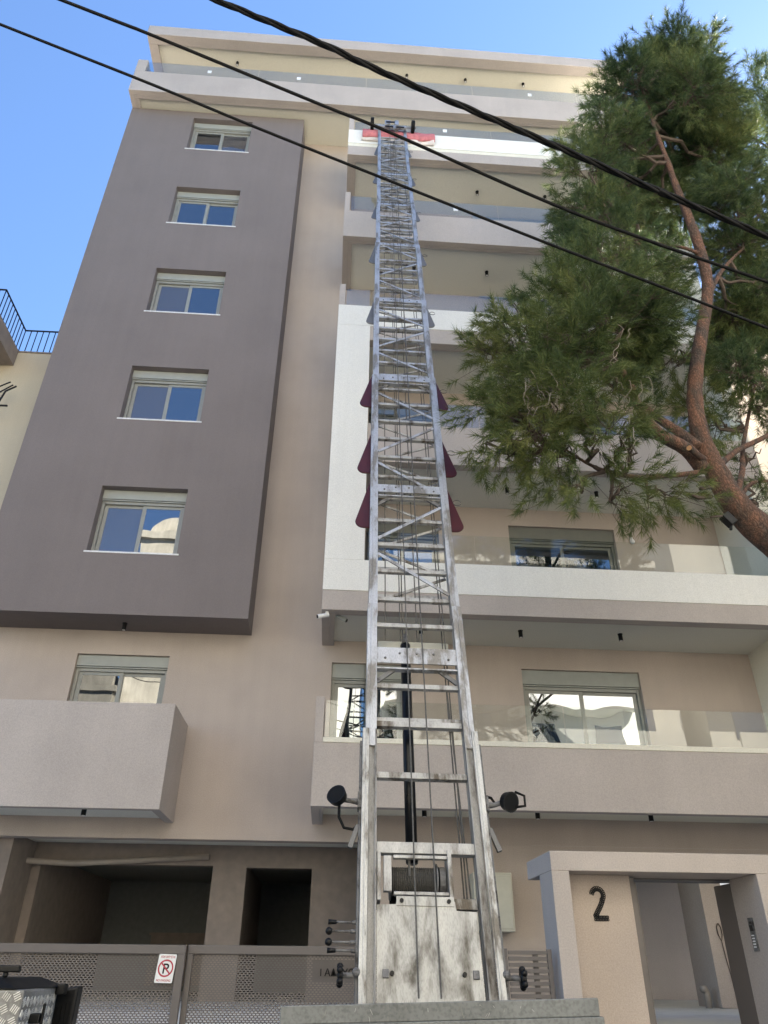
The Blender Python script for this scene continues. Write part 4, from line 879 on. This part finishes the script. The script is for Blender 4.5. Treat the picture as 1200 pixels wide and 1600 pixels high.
# thick limbs forking left, sawn stubs
def px_limb(pts, rr_, Y0, Y1):
    P_ = [atY(u, v, Y0+(Y1-Y0)*i/(len(pts)-1)) for i, (u, v) in enumerate(pts)]; return densify(P_, [r_*0.72 for r_ in rr_], 4)
limbs = []
for pts, rr_, y0_, y1_ in (([(1100, 735), (1072, 702), (1030, 678), (1000, 640), (985, 600), (960, 560)], [.13, .115, .10, .075, .05, .03], 7.0, 6.4),
                           ([(1092, 700), (1062, 676), (1030, 655), (1002, 632), (950, 600)], [.10, .085, .075, .06, .03], 6.95, 7.4),
                           ([(1110, 735), (1060, 742), (990, 745), (930, 730), (880, 700)], [.05, .042, .035, .028, .015], 7.0, 6.6),
                           ([(1118, 735), (1150, 705), (1200, 680), (1260, 640)], [.06, .05, .045, .03], 7.05, 7.9),
                           ([(1150, 775), (1160, 735), (1162, 690), (1180, 600)], [.06, .05, .04, .02], 7.1, 7.9),
                           ([(1150, 790), (1175, 755), (1220, 752)], [.045, .035, .02], 7.1, 7.5),
                           ([(1096, 398), (1060, 385), (1000, 380), (960, 400)], [.035, .03, .022, .012], 7.0, 6.7),
                           ([(1104, 470), (1130, 420), (1170, 380)], [.05, .04, .02], 7.0, 7.5)):
    P_, q_ = px_limb(pts, rr_, y0_, y1_); m = MB(); m.tube(P_, q_, 12); m.build('limb', BARK, pt, smooth=True); limbs += P_
m = MB(); a = atY(1100, 718, 6.93); e = atY(1077, 700, 6.66); m.tube([a, a.lerp(e, .5)+Vector((0, 0, -0.01)), e], [.042, .037, .034], 12); so_ = m.build('sawn_stub', BARK, to, smooth=True)
m = MB(); dd = (e-a).normalized(); m.tube([e+dd*0.001, e+dd*0.004], .031, 12); m.build('cut_face', plain('cut_wood', (0.42, 0.24, 0.12), 0.9), pt)
m = MB(); a = atY(1110, 775, 6.86); m.tube([a, atY(1092, 778, 6.75), atY(1082, 774, 6.7)], [.035, .025, .012], 8); a = atY(1112, 760, 6.86); m.tube([a, atY(1094, 764, 6.75)], [.03, .02], 8); m.tube([atY(1128, 806, 6.86), atY(1110, 808, 6.8)], [.014, .01], 6); m.build('broken_stub', TWIG, pt, smooth=True)
m = MB(); c = atY(1138, 812, 6.95); m.obox(c, Vector((0.8, 0, 0.6)), Vector((0, 1, 0)), Vector((-0.6, 0, 0.8)), -0.05, -0.05, -0.075, 0.05, 0.05, 0.075); m.tube([atY(1142, 828, 6.95), atY(1142, 818, 6.95)], .018, 8)
tag(m.build('junction_box', BLACK, bevel=0.006), 'small black box strapped under the leaning pine trunk', 'box')
# crown lobes placed from the tree's outline; y spread gives the crown its depth
LB = []
def lobe(u, v, Y, rx, rz, ry=None, droop=0.0, k=1.0):
    sh = 0.36 if v < 470 else 0.24; rx = max(rx-sh, rx*0.42); rz = max(rz-sh, rz*0.42); LB.append((atY(u, v, Y), rx, ry or (rx+rz)/2, rz, droop, k))
for a in ((1050, 90, 7.0, .75, .85), (1100, 80, 7.4, .55, .75), (985, 130, 6.8, .70, .75), (1085, 150, 6.6, .8, .8), (1020, 175, 7.4, .9, .8), (1130, 175, 7.1, .55, .7), (940, 170, 7.0, .45, .45),
          (955, 215, 6.7, .75, .65), (1045, 225, 7.9, .9, .75), (1120, 245, 7.4, .8, .75), (905, 245, 7.1, .5, .45), (920, 270, 6.6, .65, .5), (1000, 285, 7.9, .85, .65), (1140, 310, 7.0, .75, .7),
          (900, 325, 7.0, .45, .4), (945, 335, 6.6, .65, .5), (1060, 330, 8.1, .9, .6), (1150, 390, 7.6, .75, .65), (985, 380, 6.5, .6, .42), (1180, 330, 7.8, .5, .6), (1190, 450, 7.4, .5, .6),
          (890, 400, 7.0, .45, .4), (940, 420, 6.5, .75, .5), (1000, 440, 7.5, .85, .5), (870, 470, 6.7, .65, .45), (810, 475, 7.1, .38, .32), (790, 500, 6.6, .30, .25), (945, 490, 6.3, .85, .5), (1000, 510, 6.6, .6, .45), (1150, 500, 7.9, .65, .5),
          (815, 540, 6.5, .55, .4), (880, 550, 6.2, .75, .45), (960, 560, 6.9, .8, .42), (780, 580, 6.8, .32, .33), (840, 600, 6.4, .6, .38), (1040, 570, 7.6, .55, .4), (1165, 570, 7.4, .6, .45), (905, 620, 6.1, .65, .35), (1185, 640, 7.7, .45, .4)):
    lobe(*a)
for a in ((960, 300, 7.7, .75, .6), (1015, 330, 8.0, .8, .6), (1085, 270, 8.0, .8, .7), (925, 370, 7.3, .65, .5), (980, 240, 7.5, .8, .6), (1100, 180, 7.8, .8, .7), (1040, 120, 7.7, .8, .7), (1130, 240, 8.0, .7, .7), (1165, 400, 8.2, .8, .7), (1185, 470, 8.0, .75, .7), (1150, 540, 8.4, .75, .6), (1190, 590, 8.2, .6, .5), (770, 560, 6.7, .45, .4), (775, 630, 6.5, .45, .3), (830, 690, 6.4, .5, .25)): lobe(*a)
for a in ((800, 650, 6.5, .38, .25, .3, .5, .6), (850, 665, 6.3, .55, .25, .4, .45, .7), (930, 680, 6.2, .6, .25, .4, .4, .6), (790, 705, 6.5, .38, .16, .3, .4, .55), (870, 710, 6.4, .5, .16, .4, .4, .5), (990, 700, 6.3, .18, .30, .18, .3, .9), (985, 665, 6.25, .2, .25, .2, .2, .9),
          (900, 757, 6.4, .45, .2, .3, .5, .7), (965, 768, 6.5, .45, .22, .35, .5, .75), (1040, 775, 6.8, .5, .22, .35, .5, .75), (760, 690, 6.6, .3, .14, .3, .5, .6), (1090, 640, 7.9, .5, .4, .4, .2, .5), (1170, 720, 7.6, .4, .35, .4, .2, .5), (1130, 660, 7.9, .5, .4, .4, .1, .4), (1180, 790, 7.5, .3, .2, .3, .3, .3)):
    lobe(*a)
tw = MB(); allsp = spd[20:]+limbs
tips = lobes_to_twigs([l for l in LB if l[0].z > 7.1], allsp, tw, 2300)
needles_mesh('crown', tips, NEED, pt, per=52)
tips = lobes_to_twigs([l for l in LB if l[0].z <= 7.1], allsp, tw, 2300)
needles_mesh('lower_crown', tips, NEEDL, pt, per=52)
tw.build('twigs', TWIG, pt)
dt = MB()
for i in range(22):
    u, v = rng.uniform(815, 935), rng.uniform(575, 615); p = atY(u, v, rng.uniform(5.75, 6.1)); q = p.copy(); path = [p]
    for j in range(5): q = q+Vector((rng.normal()*0.035, rng.normal()*0.03, -rng.uniform(0.04, 0.085))); path.append(q)
    dt.tube(path, [.0042, .004, .0036, .0032, .0028, .002], 4)
dt.build('dead_twigs', DEAD, pt); dt = MB()
for i in range(16):
    u, v = rng.uniform(945, 1010), rng.uniform(480, 690); p = atY(u, v, rng.uniform(5.7, 6.1)); q = p.copy(); path = [p]
    for j in range(5): q = q+Vector((rng.normal()*0.04, rng.normal()*0.03, -rng.uniform(0.03, 0.09))); path.append(q)
    dt.tube(path, [.0042, .004, .0036, .0032, .0028, .002], 4)
dt.build('dead_twigs', DEAD, pt)
p2 = thing('pine_tree', (9.2, 8.6, Z0+0.13), 'paler feathery pine partly cut off by the right edge', 'tree')
sp2 = densify([Vector((9.2, 8.6, Z0)), Vector((9.1, 8.6, 4)), Vector((9.0, 8.6, 8.5)), Vector((9.1, 8.7, 12.5)), Vector((9.2, 8.7, 16))], [.25, .22, .17, .1, .03])
m = MB(); m.tube(sp2[0], sp2[1], 14); m.build('trunk', BARK, p2, smooth=True)
LB = []
for a in ((1180, 135, 8.6, .55, .9), (1215, 180, 8.4, .8, .9), (1175, 215, 8.4, .55, .7), (1240, 300, 8.6, 1.0, .9), (1195, 290, 8.3, .5, .6), (1230, 420, 8.6, .9, .8), (1200, 520, 8.6, .6, .5)): lobe(*a)
tw = MB(); t2 = lobes_to_twigs(LB, sp2[0][5:], tw, 1500); tw.build('twigs', TWIG, p2); needles_mesh('crown', t2, NEED2, p2, per=40, ln=0.15)

# ------------------------------------------------------------------ lift everything so that the street lies at z = 0
for o in list(S.objects):
    if o.parent is None: o.location.z += GROUND
